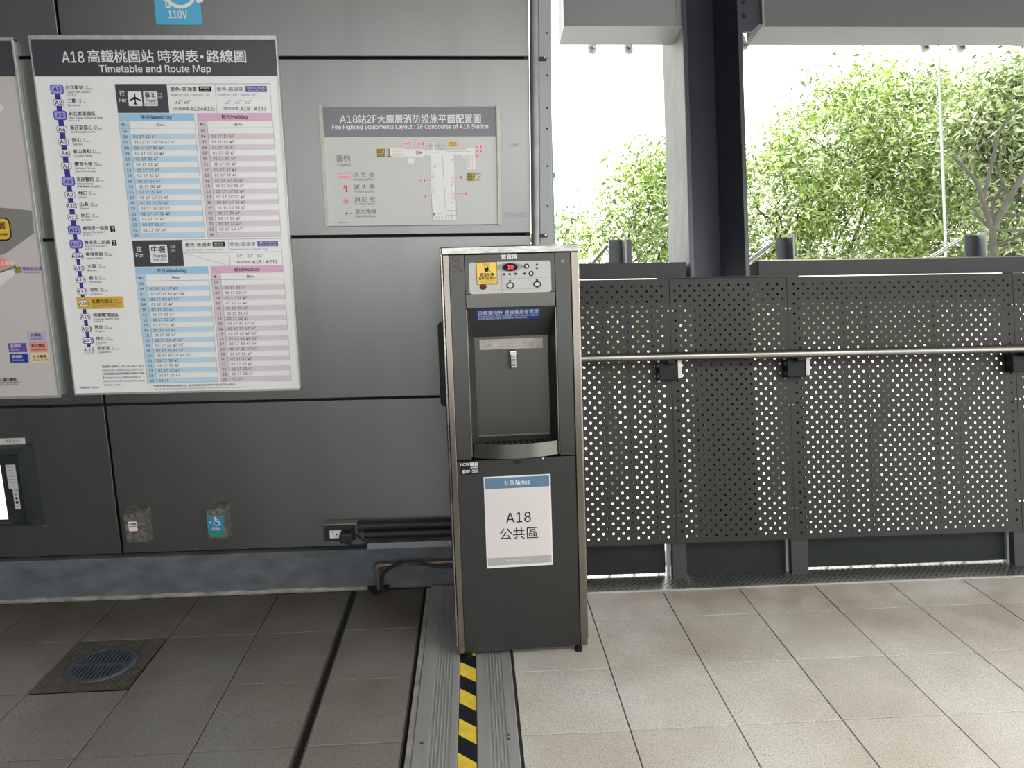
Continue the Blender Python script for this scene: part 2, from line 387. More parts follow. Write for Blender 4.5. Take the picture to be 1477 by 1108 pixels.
# ------------------------------------------------------------------ timetable and route map
t, base = sign('timetable_board', 'large white timetable and route map board with charcoal title band', 'sign', -1.464, -.649, .801, 2.030, 2.685, 2.70, PAPERW, None)
Y1, Y2, Y3, Y4 = 2.6845, 2.6842, 2.6839, 2.6836
b = MB(); b.box(-1.466, -.647, 2.680, 2.70, 2.022, 2.034, ALU); b.box(-.6505, -.646, 2.682, 2.70, .801, 2.03, ALU); b.box(-1.466, -.646, 2.682, 2.70, .799, .806, ALU)
b.box(-1.467, -1.463, 2.682, 2.70, .801, 2.03, ALU); b.build('metal_edge', parent=t, base=base)
b = MB(); b.rect(-1.4625, -.651, 1.905, 2.022, Y1, HDR); b.build('title_band', parent=t, base=base)
b = MB(); b.keep = True
text(b, 'A18', -1.366, 1.966, .047, WHITE, Y2, bold=.025, wd=.072)
text(b, '高鐵桃園站', -1.281, 1.968, .0445, WHITE, Y2, wd=.218, bold=.022)
text(b, '時刻表', -1.047, 1.968, .0445, WHITE, Y2, wd=.133, bold=.022)
text(b, '·', -.906, 1.968, .07, WHITE, Y2, bold=.02)
text(b, '路線圖', -.886, 1.968, .0445, WHITE, Y2, wd=.132, bold=.022)
text(b, 'Timetable and Route Map', -1.247, 1.929, .031, WHITE, Y2, wd=.372, bold=.03)
b.build('title_lettering', parent=t, base=base)
# route map
ST = [('A1', 1.863, '台北車站', 'Taipei Main Station', 1), ('A2', 1.820, '三重', 'Sanchong', 0), ('A3', 1.779, '新北產業園區', 'New Taipei Industrial Park', 1),
 ('A4', 1.733, '新莊副都心', 'Xinzhuang Fuduxin', 0), ('A5', 1.692, '泰山', 'Taishan', 0), ('A6', 1.654, '泰山貴和', 'Taishan Guihe', 0),
 ('A7', 1.612, '體育大學', 'National Taiwan|Sport University', 0), ('A8', 1.560, '長庚醫院', 'Chang Gung|Memorial Hospital', 1), ('A9', 1.514, '林口', 'Linkou', 0),
 ('A10', 1.476, '山鼻', 'Shanbi', 0), ('A11', 1.437, '坑口', 'Kengkou', 0), ('A12', 1.394, '機場第一航廈', 'Airport Terminal 1', 1), ('A13', 1.345, '機場第二航廈', 'Airport Terminal 2', 1),
 ('A14a', 1.303, '機場旅館', 'Airport Hotel', 0), ('A15', 1.261, '大園', 'Dayuan', 0), ('A16', 1.220, '橫山', 'Hengshan', 0), ('A17', 1.178, '領航', 'Linghang', 0),
 ('A18', 1.136, '高鐵桃園站', 'Taoyuan HSR Station', 0), ('A19', 1.087, '桃園體育園區', 'Taoyuan Sports Park', 0), ('A20', 1.043, '興南', 'Xingnan', 0), ('A21', 1.001, '環北', 'Huanbei', 2), ('A22', .966, '老街溪', 'Laojie River', 0)]
ln = MB(); ln.rect(-1.4045, -1.3865, 1.39, 1.863, Y1, ROUTE); ln.rect(-1.4015, -1.389, .966, 1.40, Y1, ROUTE); ln.build('route_line', parent=t, base=base)
hl = MB(); hl.rect(-1.418, -1.256, 1.1145, 1.158, 2.6844, YELT); hl.build('station_highlight', parent=t, base=base)
bx = MB(); bx.keep = True; tx = MB(); tx.keep = True
for code, z, zh, en, ex in ST:
    big = ex == 1
    W_, H_ = (.021, .0155) if big else (.0185, .0125)
    if ex: bx.flat(rrect(-1.3955-W_-.001, -1.3955+W_+.001, z-H_, z+H_, .008), Y2, ROUTE)
    else: bx.flat(rrect(-1.3955-W_+.001, -1.3955+W_-.001, z-H_+.001, z+H_-.001, .007), Y2, PURP)
    bx.flat(rrect(-1.3955-W_+.0025, -1.3955+W_-.0025, z-H_+.0025, z+H_-.0025, .006), Y3, STOPP if big else PAPERW)
    text(tx, code, -1.3955, z, .0185 if len(code) < 3 else .0165, INK, Y4, 'C', bold=.03)
    zt = z+.0055
    text(tx, zh, -1.3665, zt, .0155, INK, Y4, wd=.0148*len(zh)*(1. if code != 'A1' else 1.0), bold=.012)
    ls = en.split('|')
    for q, l in enumerate(ls): text(tx, l, -1.3665, z-.0085-q*.0095, .0092, INKG, Y4, bold=.012)
    xo = -1.3665+.0148*len(zh)+.006
    if len(zh) < 6:
        text(tx, zh[:2], xo, zt+.003, .0062, INKG, Y4); text(tx, zh[-2:]+' '+zh[:2], xo, zt-.0045, .0062, INKG, Y4)
    elif code in ('A12', 'A13'):
        bx.rect(xo, xo+.016, z-.008, z+.0125, Y2, INK); text(tx, '↑', xo+.008, z+.006, .013, WHITE, Y4, 'C', bold=.03); text(tx, '口', xo+.008, z-.003, .008, WHITE, Y4, 'C')
    if ex or code == 'A3' or code in ('A18', 'A19'): text(tx, '~'.join(zh[:4]), -1.3665, z-.0175, .006, INKG, Y4)
bx.build('station_marker', parent=t, base=base); tx.build('station_lettering', parent=t, base=base)
# footnotes by the (blank) square
fn = MB(); fn.keep = True
for q, l in enumerate(['*直達車  停靠 A1 · A3 · A8 · A12 · A13', 'Express Train  Stopping At A1,A3,A8,A12,A13', '(尖峰時段部分直達車增停A18與A21站)', 'During peak hours, additional stops at', 'Station A18 and A21 will be add for certain', 'Express Trains']):
    text(fn, l, -1.358, .9035-q*.0136, .0095, INK if q in (0, 2) else INKG, Y4, wd=(.150, .150, .148, .133, .146, .058)[q], bold=.008)
text(fn, '*掃描時刻表 Timetable', -1.447, .827, .0085, INK, Y4, wd=.07)
text(fn, '*列車依實際營運時間為主，請旅客提前到站候車並注意月台資訊', -1.185, .8265, .0085, INK, Y4, wd=.30)
text(fn, 'The schedule shows train departure times; actual times may vary. Please refer to the current platform screens on time.', -1.18, .8155, .0066, INKG, Y4, wd=.34)
fn.build('footnote_lettering', parent=t, base=base)
# two timetables
base_days = ['02', '17', '32', '47']
def row(*extra):
    r = [(v, 0) for v in base_days]+[(e, 1) for e in extra]; return sorted(r, key=lambda q: int(q[0]))
def table(ztop, zbot, zhead_top, dest, wk, ho, topnums):
    st = MB(); lt = MB(); lt.keep = True
    st.rect(-1.2015, -1.0285, ztop+.0015, zhead_top, Y1, HDR)
    for xa, xb in ((-1.0285, -.8665), (-.8665, -.680)):
        st.line(xa, zhead_top, xb, zhead_top, .0012, Y1, INKG); st.line(xb, zhead_top, xb, ztop, .0008, Y1, INKG); st.line(xa, zhead_top-.046, xb, zhead_top-.046, .0008, Y1, INKG)
    for X0, X1, hc, lc, sub, rw, nm in ((-1.2015, -.9455, MBLUE, LBLUE, -1.1685, wk, '平日 Weekday'), (-.9365, -.6785, MPINK, LPINK, -.9035, ho, '假日 Holiday')):
        st.rect(X0, X1, ztop-.026, ztop, Y1, hc); text(lt, nm, (X0+X1)/2, ztop-.0135, .0155, INK, Y4, 'C', bold=.02)
        st.rect(X0, sub, zbot, ztop-.026, Y1, lc)
        st.line(X0, ztop-.049, X1, ztop-.049, .001, Y2, INKG)
        text(lt, '時', X0+.008, ztop-.038, .011, INK, Y4, bold=.02); text(lt, 'Hr.', X0+.020, ztop-.039, .008, INK, Y4)
        text(lt, '分', X0+.125, ztop-.038, .012, INK, Y4, bold=.02); text(lt, 'Min.', X0+.138, ztop-.039, .009, INK, Y4, bold=.02)
        n = 20; h = (ztop-.049-zbot)/n
        hrs = ['%02d' % q for q in range(5, 24)]+['00']
        for i in range(n):
            zc = ztop-.049-h*(i+.5)
            if i % 2 == 1: st.rect(sub, X1, zc-h/2, zc+h/2, Y1, lc)
            text(lt, hrs[i], X0+.0165, zc, .0125, INK, Y4, 'C', bold=.025)
            if rw[i] is None: text(lt, '-', sub+.014, zc, .011, INKG, Y4); continue
            x = sub+.0105
            for v, e in rw[i]:
                text(lt, v, x, zc, .0122, INKP if e else INK, Y4, bold=.017)
                if e: text(lt, '▼', x+.0135, zc+.0035, .0055, INKP, Y4); x += .0015
                x += .0205 if len(v) == 2 else .02
        for xx in (X0, X1, sub):
            st.line(xx, zbot, xx, ztop-.026, .0008, Y2, INKG)
        st.line(X0, zbot, X1, zbot, .0008, Y2, INKG)
    zc = zhead_top-.018
    text(lt, '黑色-普通車', -1.018, zc, .0165, INK, Y4, wd=.09, bold=.01); text(lt, 'Black Font Color - Commuter Train', -1.017, zc-.0175, .0085, INKG, Y4, wd=.13)
    st.flat(rrect(-.922, -.879, zc-.008, zc+.010, .002), Y2, INK); text(lt, '每站皆停', -.9005, zc+.0035, .008, WHITE, Y4, 'C'); text(lt, 'Every Station', -.9005, zc-.0045, .0055, WHITE, Y4, 'C')
    text(lt, '紫色-直達車', -.861, zc, .0165, INKP, Y4, wd=.09, bold=.01); text(lt, 'Purple Font Color - Express Train', -.860, zc-.0175, .0085, INKP, Y4, wd=.13)
    st.flat(rrect(-.764, -.691, zc-.009, zc+.011, .002), Y2, PURP); text(lt, '停靠：A1.A3.A8.', -.7275, zc+.0045, .0085, WHITE, Y4, 'C'); text(lt, 'Stop at A12.A13', -.7275, zc-.0045, .0075, WHITE, Y4, 'C')
    z2 = zhead_top-.060
    for v, x in topnums[0]: text(lt, v, x, z2, .0145, INK, Y4); text(lt, '▼', x+.0165, z2+.005, .006, INK, Y4)
    for v, x in topnums[1]: text(lt, v, x, z2, .0145, INKP, Y4); text(lt, '▼', x+.0165, z2+.005, .006, INKP, Y4)
    text(lt, '(增加停靠', -.846, z2-.0215, .011, INKP, Y4, wd=.054); text(lt, 'A18 · A21)', -.787, z2-.0215, .0165, INK, Y4, wd=.086, bold=.008)
    if topnums[0]: text(lt, '(沿途停靠', -1.014, z2-.0215, .011, INK, Y4, wd=.054); text(lt, 'A22→A12)', -.957, z2-.0215, .0165, INK, Y4, wd=.083, bold=.008)
    else: st.line(-1.028, zhead_top-.046, -.8665, ztop, .0008, Y2, INKG)
    text(lt, '往', -1.180, zhead_top-.031, .020, WHITE, Y4, 'C', bold=.02); text(lt, 'For', -1.1805, zhead_top-.052, .018, WHITE, Y4, 'C', bold=.02)
    if dest == 0:
        st.flat(rrect(-1.162, -1.116, 1.808, 1.8555, .003), Y2, WHITE); st.flat(rrect(-1.110, -1.064, 1.808, 1.8555, .003), Y2, WHITE)
        cx, cz = -1.139, 1.832                                                      # plane pictogram
        st.flat([(cx-.0022, cz-.019), (cx+.0022, cz-.019), (cx+.0022, cz+.014), (cx, cz+.020), (cx-.0022, cz+.014)], Y3, INK)
        st.flat([(cx-.019, cz-.004), (cx, cz+.008), (cx+.019, cz-.004), (cx+.019, cz-.0075), (cx, cz-.0005), (cx-.019, cz-.0075)], 2.6838, INK)
        st.flat([(cx-.008, cz-.019), (cx, cz-.012), (cx+.008, cz-.019), (cx+.008, cz-.021), (cx, cz-.017), (cx-.008, cz-.021)], 2.6837, INK)
        text(lt, '臺北', -1.087, 1.844, .0185, INK, Y4, 'C', bold=.03); text(lt, 'Taipei', -1.087, 1.8265, .0125, INK, Y4, 'C', bold=.02); text(lt, '台北 타이베이', -1.087, 1.8145, .0075, INK, Y4, 'C')
        text(lt, '行き', -1.0545, 1.847, .009, WHITE, Y4, 'C'); text(lt, '방면', -1.0545, 1.836, .009, WHITE, Y4, 'C')
    else:
        st.flat(rrect(-1.144, -1.082, 1.275, 1.339, .004), Y2, WHITE)
        text(lt, '中壢', -1.113, 1.322, .026, INK, Y4, 'C', bold=.03); text(lt, 'Zhongli', -1.113, 1.300, .0155, INK, Y4, 'C', bold=.02); text(lt, '中壢 중리', -1.113, 1.285, .011, INK, Y4, 'C')
        text(lt, '方面', -1.062, 1.331, .010, WHITE, Y4, 'C'); text(lt, '방면', -1.062, 1.318, .010, WHITE, Y4, 'C')
    st.build('table_print', parent=t, base=base); lt.build('table_lettering', parent=t, base=base)
R = row
wk1 = [None, R(), [('02', 0), ('11', 1), ('17', 0), ('26', 1), ('32', 0), ('41', 1), ('47', 0)], R('26'), R('26'), R(), R(), R(), R(), R(), R(), R(), R('26'), R('26'), R('26'), R('26'), R(), R(),
       [('02', 0), ('17', 0), ('34', 1), ('49', 1)], None]
wk1 = wk1[:7]+[R(), R(), R(), R(), R()]+[R('26')]*4+[R(), R(), wk1[18], None]
ho1 = [None]+[R()]*8+[R('26')]*6+[R()]*3+[[('02', 0), ('17', 0), ('34', 1), ('49', 1)], None]
wk2 = [None, R('39'), [('02', 0), ('09', 1), ('17', 0), ('32', 0), ('47', 0), ('54', 1)], R('54')]+[R()]*7+[R('54')]*3+[R('39', '54')]+[R()]*4+[[('02', 0), ('15', 0)]]
ho2 = [None]+[R()]*7+[R('54')]*6+[R()]*5+[[('02', 0), ('15', 0)]]
assert len(wk1) == 20 and len(ho1) == 20 and len(wk2) == 20 and len(ho2) == 20, (len(wk1), len(ho1), len(wk2), len(ho2))
table(1.7845, 1.3625, 1.880, 0, wk1, ho1, ([('34', -1.005), ('49', -.975)], [('11', -.839), ('26', -.804), ('41', -.769)]))
table(1.2605, .8375, 1.355, 1, wk2, ho2, ([], [('09', -.839), ('39', -.804), ('54', -.769)]))

# ------------------------------------------------------------------ fire fighting layout board
t, base = sign('fire_layout_board', 'grey fire equipment layout board with clear cover above the drinking fountain', 'sign', -.512, .110, 1.396, 1.806, 2.687, 2.70, PAPERG, None)
y1, y2, y3, y4 = 2.6865, 2.6862, 2.6859, 2.6856
b = MB(); b.rect(-.505, .1015, 1.7025, 1.8035, y1, HDRG); b.build('title_band', parent=t, base=base)
for xa, xb in ((-.5185, -.506), (.1025, .1155)):
    b = MB(); b.box(xa, xb, 2.681, 2.70, 1.394, 1.808, mat('cream_edge_strip', (.42, .42, .36), .45, .2, .15, 30), .001); b.build('edge_strip', parent=t, base=base)
b = MB(); b.keep = True
text(b, 'A18站2F大廳層消防設施平面配置圖', -.447, 1.762, .0325, WHITE, y2, wd=.494, bold=.015)
text(b, 'Fire Fighting Equipments Layout : 2F Concourse of A18 Station', -.475, 1.7365, .0195, WHITE, y2, wd=.548, bold=.03)
b.build('title_lettering', parent=t, base=base)
b = MB(); b.keep = True
text(b, '圖例', -.4655, 1.630, .024, INKG, y2, wd=.046, bold=.01); text(b, 'Legend', -.464, 1.610, .0145, INKG, y2, wd=.045, bold=.01)
for zh, en, z in (('逃 生 梯', 'Emergency Stairs', 1.574), ('滅 火 器', 'Fire Extinguisher', 1.532), ('消 防 栓', 'Fire Hose Cabinet', 1.489), ('逃生路線', 'Evacuation Route', 1.446)):
    text(b, zh, -.411, z, .0195, INKG, y2, wd=.075, bold=.01); text(b, en, -.411, z-.0155, .011, INKG, y2, wd=.072, bold=.01)
for X, Z, n in ((-.324, 1.648, '1'), (-.008, 1.564, '2')):
    b.rect(X, X+.030, Z-.015, Z+.015, y1, GOLD); text(b, '出口', X+.015, Z+.0065, .0155, INK, y2, 'C', wd=.028, bold=.02); text(b, 'EXIT', X+.015, Z-.0085, .0115, INK, y2, 'C', wd=.026, bold=.02)
    text(b, n, X+.034, Z, .038, INKG, y2, bold=.01)
text(b, '本圖僅供參考使用', -.472, 1.408, .005, INKG, y2)
b.build('legend_lettering', parent=t, base=base)
b = MB(); b.keep = True; b.stag = 1
b.rect(-.277, -.224, 1.634, 1.664, y1, ROOMW); b.flat([(-.224, 1.634), (-.160, 1.634), (-.148, 1.645), (-.148, 1.652), (-.160, 1.662), (-.224, 1.662)], y1, ROOMW)
b.rect(-.150, .024, 1.640, 1.655, y1, ROOMW); b.flat([(-.134, 1.642), (-.050, 1.642), (-.049, 1.53), (-.047, 1.412), (-.134, 1.412), (-.137, 1.53)], y1, ROOMW)
b.rect(-.005, .024, 1.640, 1.664, y1, ROOMW); b.rect(-.004, .024, 1.590, 1.642, y1, ROOMW); b.rect(-.216, -.193, 1.612, 1.630, y1, ROOMW); b.rect(-.126, -.120, 1.655, 1.682, y1, ROOMW); b.rect(-.020, -.013, 1.63, 1.642, y1, ROOMW)
for z in (1.639, 1.645, 1.652, 1.659): b.line(-.272, z, -.229, z, .0012, y2, PINKR)
for x in (-.001, .004, .009, .014, .019): b.line(x, 1.594, x, 1.638, .0012, y2, PINKR)
for X, Z in ((-.128, 1.570), (-.128, 1.519), (-.058, 1.553), (-.058, 1.497)):
    for q in range(5): b.line(X-.007, Z-.009+q*.0045, X+.007, Z-.009+q*.0045, .0014, y2, PINKR)
for seg in ((-.224, 1.662, -.16, 1.662), (-.16, 1.662, -.147, 1.651), (-.147, 1.646, -.16, 1.634), (-.16, 1.634, -.224, 1.634), (-.147, 1.649, -.10, 1.649), (-.078, 1.652, .01, 1.652),
            (-.092, 1.64, -.090, 1.555), (-.089, 1.53, -.087, 1.45), (-.134, 1.642, -.137, 1.53), (-.137, 1.53, -.134, 1.412), (-.05, 1.642, -.047, 1.412), (-.134, 1.412, -.047, 1.412),
            (-.14, 1.673, -.08, 1.673), (-.14, 1.663, -.08, 1.663), (-.135, 1.682, -.135, 1.660), (-.105, 1.682, -.105, 1.66), (-.10, 1.66, -.08, 1.66), (-.134, 1.427, -.1, 1.427), (-.085, 1.447, -.047, 1.447),
            (-.085, 1.447, -.085, 1.418), (-.066, 1.447, -.066, 1.412), (-.085, 1.43, -.047, 1.43), (-.115, 1.435, -.1, 1.435), (-.15, 1.553, -.134, 1.553), (-.145, 1.5, -.134, 1.5), (-.048, 1.562, -.035, 1.562), (-.048, 1.505, -.03, 1.505), (-.213, 1.672, -.213, 1.66)):
    b.line(*seg, .0009, y2, INKG)
for q in range(7): b.rect(-.133+q*.011, -.131+q*.011, 1.418, 1.424, y2, INKG)
for X, Z in ((-.122, 1.597), (-.118, 1.606), (-.088, 1.602), (-.087, 1.515), (-.122, 1.54), (-.062, 1.535), (-.062, 1.475), (.004, 1.649), (-.213, 1.655), (-.213, 1.641)): b.flat(ell(X, Z, .002, .002, 8), y3, INKG)
b.flat([(-.176, 1.648), (-.166, 1.653), (-.166, 1.643)], y2, GREEN); b.rect(-.186, -.174, 1.640, 1.655, y2, PINKR)
b.rect(-.06, -.054, 1.615, 1.624, y2, INKG); b.rect(-.0588, -.0552, 1.6162, 1.6228, y3, ROOMW); b.rect(-.132, -.126, 1.43, 1.439, y2, INKG)
b.flat(rrect(-.069, -.039, 1.669, 1.685, .006), y2, YELT); text(b, '現在位置', -.054, 1.680, .006, INK, y3, 'C'); text(b, 'You are here', -.054, 1.674, .004, INK, y3, 'C')
def fe(X, Z, two):
    b.rect(X-.014 if two else X-.006, X+.014 if two else X+.006, Z-.0075, Z+.0075, y2, mat('pale_pink', (.72, .52, .52), .5) if 'pp' not in globals() else pp)
    if two: b.flat(ell(X-.0065, Z, .0045, .0045, 10), y3, PINKR); text(b, '消', X-.0065, Z, .005, RED, y4, 'C'); X += .0065
    b.rect(X-.0015, X+.0025, Z-.005, Z+.003, y3, RED); b.rect(X-.0035, X+.003, Z+.003, Z+.0045, y3, RED)
pp = mat('pale_pink_tag', (.72, .52, .52), .5)
for X, Z, tw in ((-.213, 1.679, 1), (-.167, 1.679, 1), (.039, 1.668, 1), (.039, 1.6515, 1), (.032, 1.6345, 0), (-.166, 1.553, 1), (-.158, 1.496, 0), (-.028, 1.562, 0), (-.019, 1.505, 1)): fe(X, Z, tw)
b.rect(-.462, -.420, 1.560, 1.579, y1, PINKR); b.rect(-.4605, -.4215, 1.5615, 1.5775, y2, pp)
for q in range(3): b.line(-.459, 1.565+q*.0045, -.423, 1.565+q*.0045, .0012, y3, RED)
b.rect(-.440, -.434, 1.514, 1.534, y2, RED); b.rect(-.446, -.434, 1.534, 1.538, y2, RED); b.rect(-.447, -.444, 1.527, 1.536, y2, RED)
b.flat(ell(-.441, 1.482, .0105, .0105, 20), y2, PINKR); text(b, '消', -.441, 1.482, .011, RED, y3, 'C')
b.flat([(-.4475, 1.440), (-.437, 1.449), (-.441, 1.442), (-.4395, 1.442), (-.4395, 1.438), (-.441, 1.438), (-.437, 1.431)], y2, GREEN)
for q in range(2): b.rect(-.436+q*.008, -.431+q*.008, 1.4385, 1.4415, y2, GREEN)
b.build('floor_plan_print', parent=t, base=base)

# ------------------------------------------------------------------ area map board at the left edge
t, base = sign('area_map_board', 'pale area map board cut off by the left edge of the photo', 'sign', -2.335, -1.520, .795, 2.024, 2.685, 2.70, PAPERM, None)
b = MB(); b.box(-1.524, -1.516, 2.681, 2.70, .793, 2.026, ALU, .001); b.box(-2.335, -1.516, 2.682, 2.70, .792, .801, ALU); b.box(-2.335, -1.516, 2.682, 2.70, 2.018, 2.027, ALU); b.build('metal_edge', parent=t, base=base)
b = MB(); b.rect(-2.333, -1.525, 1.905, 2.018, Y1, HDR); b.build('title_band', parent=t, base=base)
b = MB()
b.flat([(-1.60, 1.783), (-1.577, 1.803), (-1.62, 1.85), (-1.70, 1.88), (-1.75, 1.80)], Y1, ROOMW)
b.flat([(-1.80, 1.42), (-1.66, 1.475), (-1.621, 1.472), (-1.532, 1.462), (-1.534, 1.385), (-1.646, 1.312), (-1.80, 1.29)], Y1, MAPD)
b.flat([(-1.676, 1.20), (-1.618, 1.243), (-1.63, 1.27), (-1.80, 1.20), (-1.80, 1.12)], Y1, ROOMW)
b.flat([(-1.80, 1.34), (-1.662, 1.306), (-1.612, 1.278), (-1.618, 1.262), (-1.70, 1.245), (-1.80, 1.26)], Y2, SALMON)
b.line(-1.80, 1.205, -1.612, 1.270, .006, Y3, GREEN)
b.flat(rrect(-1.80, -1.611, 1.360, 1.440, .022), Y2, INK); b.flat(rrect(-1.80, -1.6155, 1.3645, 1.4355, .018), Y3, YEL)
b.flat(rrect(-1.605, -1.5405, .962, .998, .004), Y1, SALMON); b.flat(rrect(-1.605, -1.5405, 1.000, 1.037, .004), Y1, LILAC); b.flat(rrect(-1.605, -1.5405, .922, .959, .004), Y1, CREAM)
b.rect(-1.678, -1.614, .9635, .996, Y1, PURP); b.rect(-1.678, -1.614, .925, .958, Y1, BLUE)
b.rect(-1.617, -1.595, 1.246, 1.269, Y2, GOLD)
b.build('map_print', parent=t, base=base)
b = MB(); b.keep = True
text(b, '現在位置', -1.6275, 1.410, .026, INK, Y4, 'R', bold=.03); text(b, 'YOU ARE HERE', -1.6235, 1.3805, .013, INK, Y4, 'R', bold=.03)
text(b, '出口', -1.606, 1.262, .0125, INK, Y4, 'C', wd=.020, bold=.02); text(b, 'EXIT', -1.606, 1.2505, .010, INK, Y4, 'C', wd=.020, bold=.02)
text(b, '華泰名品城', -1.590, 1.261, .0155, PURP, Y4, wd=.066, bold=.02); text(b, 'Gloria Outlets', -1.589, 1.2485, .010, INKP, Y4, wd=.056)
text(b, '大廳層', -1.64, 1.281, .016, WHITE, Y4, 'C', bold=.02)
for zh, en, x, z, m_ in (('付費區', 'Paid Area', -1.594, 1.019, INK), ('非付費區', 'Unpaid Area', -1.597, .980, INK), ('公共服務', 'Public Facility', -1.597, .941, INK), ('直達車', 'Express', -1.670, .981, WHITE), ('普通車', 'Commuter', -1.670, .942, WHITE)):
    text(b, zh, x, z+.005, .0125, m_, Y4, bold=.02); text(b, en, x, z-.0075, .0085, m_, Y4, bold=.015)
text(b, '公車資訊中心讓出聯絡', -1.665, .864, .0125, INK, Y4, 'R', bold=.02); text(b, 'Planned External Information', -1.655, .854, .009, INK, Y4, 'R'); text(b, '服務電話 03-286-8789', -1.664, .845, .008, INK, Y4, 'R')
b.build('map_lettering', parent=t, base=base)

# ------------------------------------------------------------------ 110V accessible charging signs
def wheelchair(mb, cx, cz, s, y, m):
    arc(cx+.02*s, cz-.12*s, .26*s, 130, 395, .055*s, y, mb, m)
    mb.flat(ell(cx-.10*s, cz+.42*s, .06*s, .06*s, 10), y, m)
    mb.line(cx-.09*s, cz+.33*s, cx-.04*s, cz+.02*s, .07*s, y, m); mb.line(cx-.05*s, cz+.03*s, cx+.22*s, cz+.01*s, .06*s, y-.0001, m)
    mb.line(cx+.21*s, cz+.02*s, cx+.32*s, cz-.30*s, .06*s, y-.0002, m); mb.line(cx+.30*s, cz-.30*s, cx+.40*s, cz-.27*s, .05*s, y-.0003, m); mb.line(cx-.07*s, cz+.20*s, cx+.15*s, cz+.18*s, .05*s, y-.0001, m)
t, base = sign('charging_sign', 'blue 110V wheelchair charging sign cut by the top edge', 'sign', -1.0485, -.896, 2.0725, 2.29, 2.697, 2.70, CYAN, None, bev=.0005)
b = MB(); b.keep = True; wheelchair(b, -.965, 2.205, .20, 2.6966, WHITE)
arc(-1.015, 2.145, .006, 0, 180, .004, 2.6965, b, WHITE, 8)
b.line(-1.021, 2.145, -1.021, 2.165, .004, 2.6965, WHITE); b.line(-1.009, 2.145, -1.009, 2.128, .004, 2.6965, WHITE); b.line(-1.009, 2.128, -.998, 2.128, .004, 2.6965, WHITE); b.line(-.998, 2.128, -.998, 2.14, .004, 2.6965, WHITE); b.line(-1.021, 2.165, -1.021, 2.19, .012, 2.6965, WHITE)
text(b, '110V', -.9735, 2.105, .032, WHITE, 2.6965, 'C', wd=.062, bold=.035); b.build('sign_lettering', parent=t, base=base)

# ------------------------------------------------------------------ outlets
def cover(x0, x1, z0, z1, name, label, m):
    t = thing(name, label, 'outlet', ((x0+x1)/2, 2.70, z0)); base = tuple(t.location)
    b = MB(); yb, yf = 2.70, 2.662; zt = z1-.018
    v = [(x0, yb, z0), (x1, yb, z0), (x1, yb, z1), (x0, yb, z1), (x0, yf, z0+.004), (x1-.006, yf, z0+.004), (x1-.006, yf, zt), (x0, yf, zt)]
    v[4] = (x0+.003, yf, z0+.004); v[7] = (x0+.003, yf, zt)
    b.add(v, [(0, 1, 2, 3), (4, 5, 6, 7), (0, 1, 5, 4), (1, 2, 6, 5), (2, 3, 7, 6), (3, 0, 4, 7)], m)
    b.build('hinged_cover', parent=t, base=base)
    return t, base
t, base = cover(-1.336, -1.252, .224, .360, 'wall_outlet', 'scuffed metal flip cover outlet without blue sticker, beside the wall joint', WORN)
b = MB(); b.keep = True; b.flat(rrect(-1.320, -1.287, .272, .312, .003), 2.6615, PINKR); b.flat(rrect(-1.3185, -1.2885, .2735, .3105, .003), 2.6612, WHITE)
text(b, '請勿觸碰', -1.3035, .302, .009, INK, 2.6608, 'C', wd=.026, bold=.03); text(b, '危險插座', -1.3035, .291, .009, INK, 2.6608, 'C', wd=.026, bold=.03); text(b, '110V', -1.3035, .280, .009, PINKR, 2.6608, 'C', wd=.022); b.build('warning_sticker', parent=t, base=base)
t, base = cover(-1.031, -.953, .228, .366, 'wall_outlet', 'metal flip cover outlet with a blue 110V wheelchair sticker', WORN)
b = MB(); b.keep = True; b.rect(-1.0265, -.966, .262, .320, 2.6615, CYAND); wheelchair(b, -.993, .300, .042, 2.6610, WHITE); text(b, '110V', -.996, .2705, .0125, WHITE, 2.6608, 'C', wd=.030, bold=.03)
b.line(-1.018, .296, -1.012, .30, .004, 2.6608, WHITE); b.rect(-1.018, -.972, .238, .258, 2.6615, GREEN); b.build('wheelchair_sticker', parent=t, base=base)
# outlet with plug
t = thing('plug_outlet', 'small metal outlet box with a black plug beside the conduits', 'outlet', (-.53, 2.70, .205)); base = tuple(t.location)
b = MB(); b.box(-.592, -.463, 2.655, 2.70, .207, .277, OUTM, .003); b.build('box', parent=t, base=base)
b = MB(); b.box(-.588, -.468, 2.652, 2.656, .209, .272, STEELD, .001); b.build('face_plate', parent=t, base=base)
b = MB(); b.box(-.567, -.522, 2.649, 2.653, .221, .252, WHITE, .001)
b.rect(-.559, -.551, .242, .2445, 2.6488, BLACK); b.rect(-.559, -.551, .229, .2315, 2.6488, BLACK); b.flat(ell(-.541, .2365, .0035, .0035, 8), 2.6488, BLACK); b.build('socket', parent=t, base=base)
b = MB(); b.tube([(-.580, 2.653, .238), (-.580, 2.650, .238)], .003, BLACK, 8); b.build('screw', parent=t, base=base)
b = MB(); b.tube([(-.480, 2.653, .255), (-.480, 2.650, .255)], .003, STAIN, 8); b.build('screw', parent=t, base=base)
t = thing('power_cord', 'black power cord and plug running from the outlet to the fountain', 'cord', (-.49, 2.63, .22)); base = tuple(t.location)
b = MB(); b.box(-.523, -.475, 2.60, 2.652, .215, .256, RUBBER, .008); b.build('plug', parent=t, base=base)
def smooth(pts, n=8):
    P = [Vector(p) for p in pts]; P = [P[0]*2-P[1]]+P+[P[-1]*2-P[-2]]; out = []
    for i in range(1, len(P)-2):
        for k in range(n):
            u = k/n; a, b_, c_, d = P[i-1], P[i], P[i+1], P[i+2]
            out.append(.5*((2*b_)+(c_-a)*u+(2*a-5*b_+4*c_-d)*u*u+(3*b_-a-3*c_+d)*u**3))
    return out+[P[-2]]
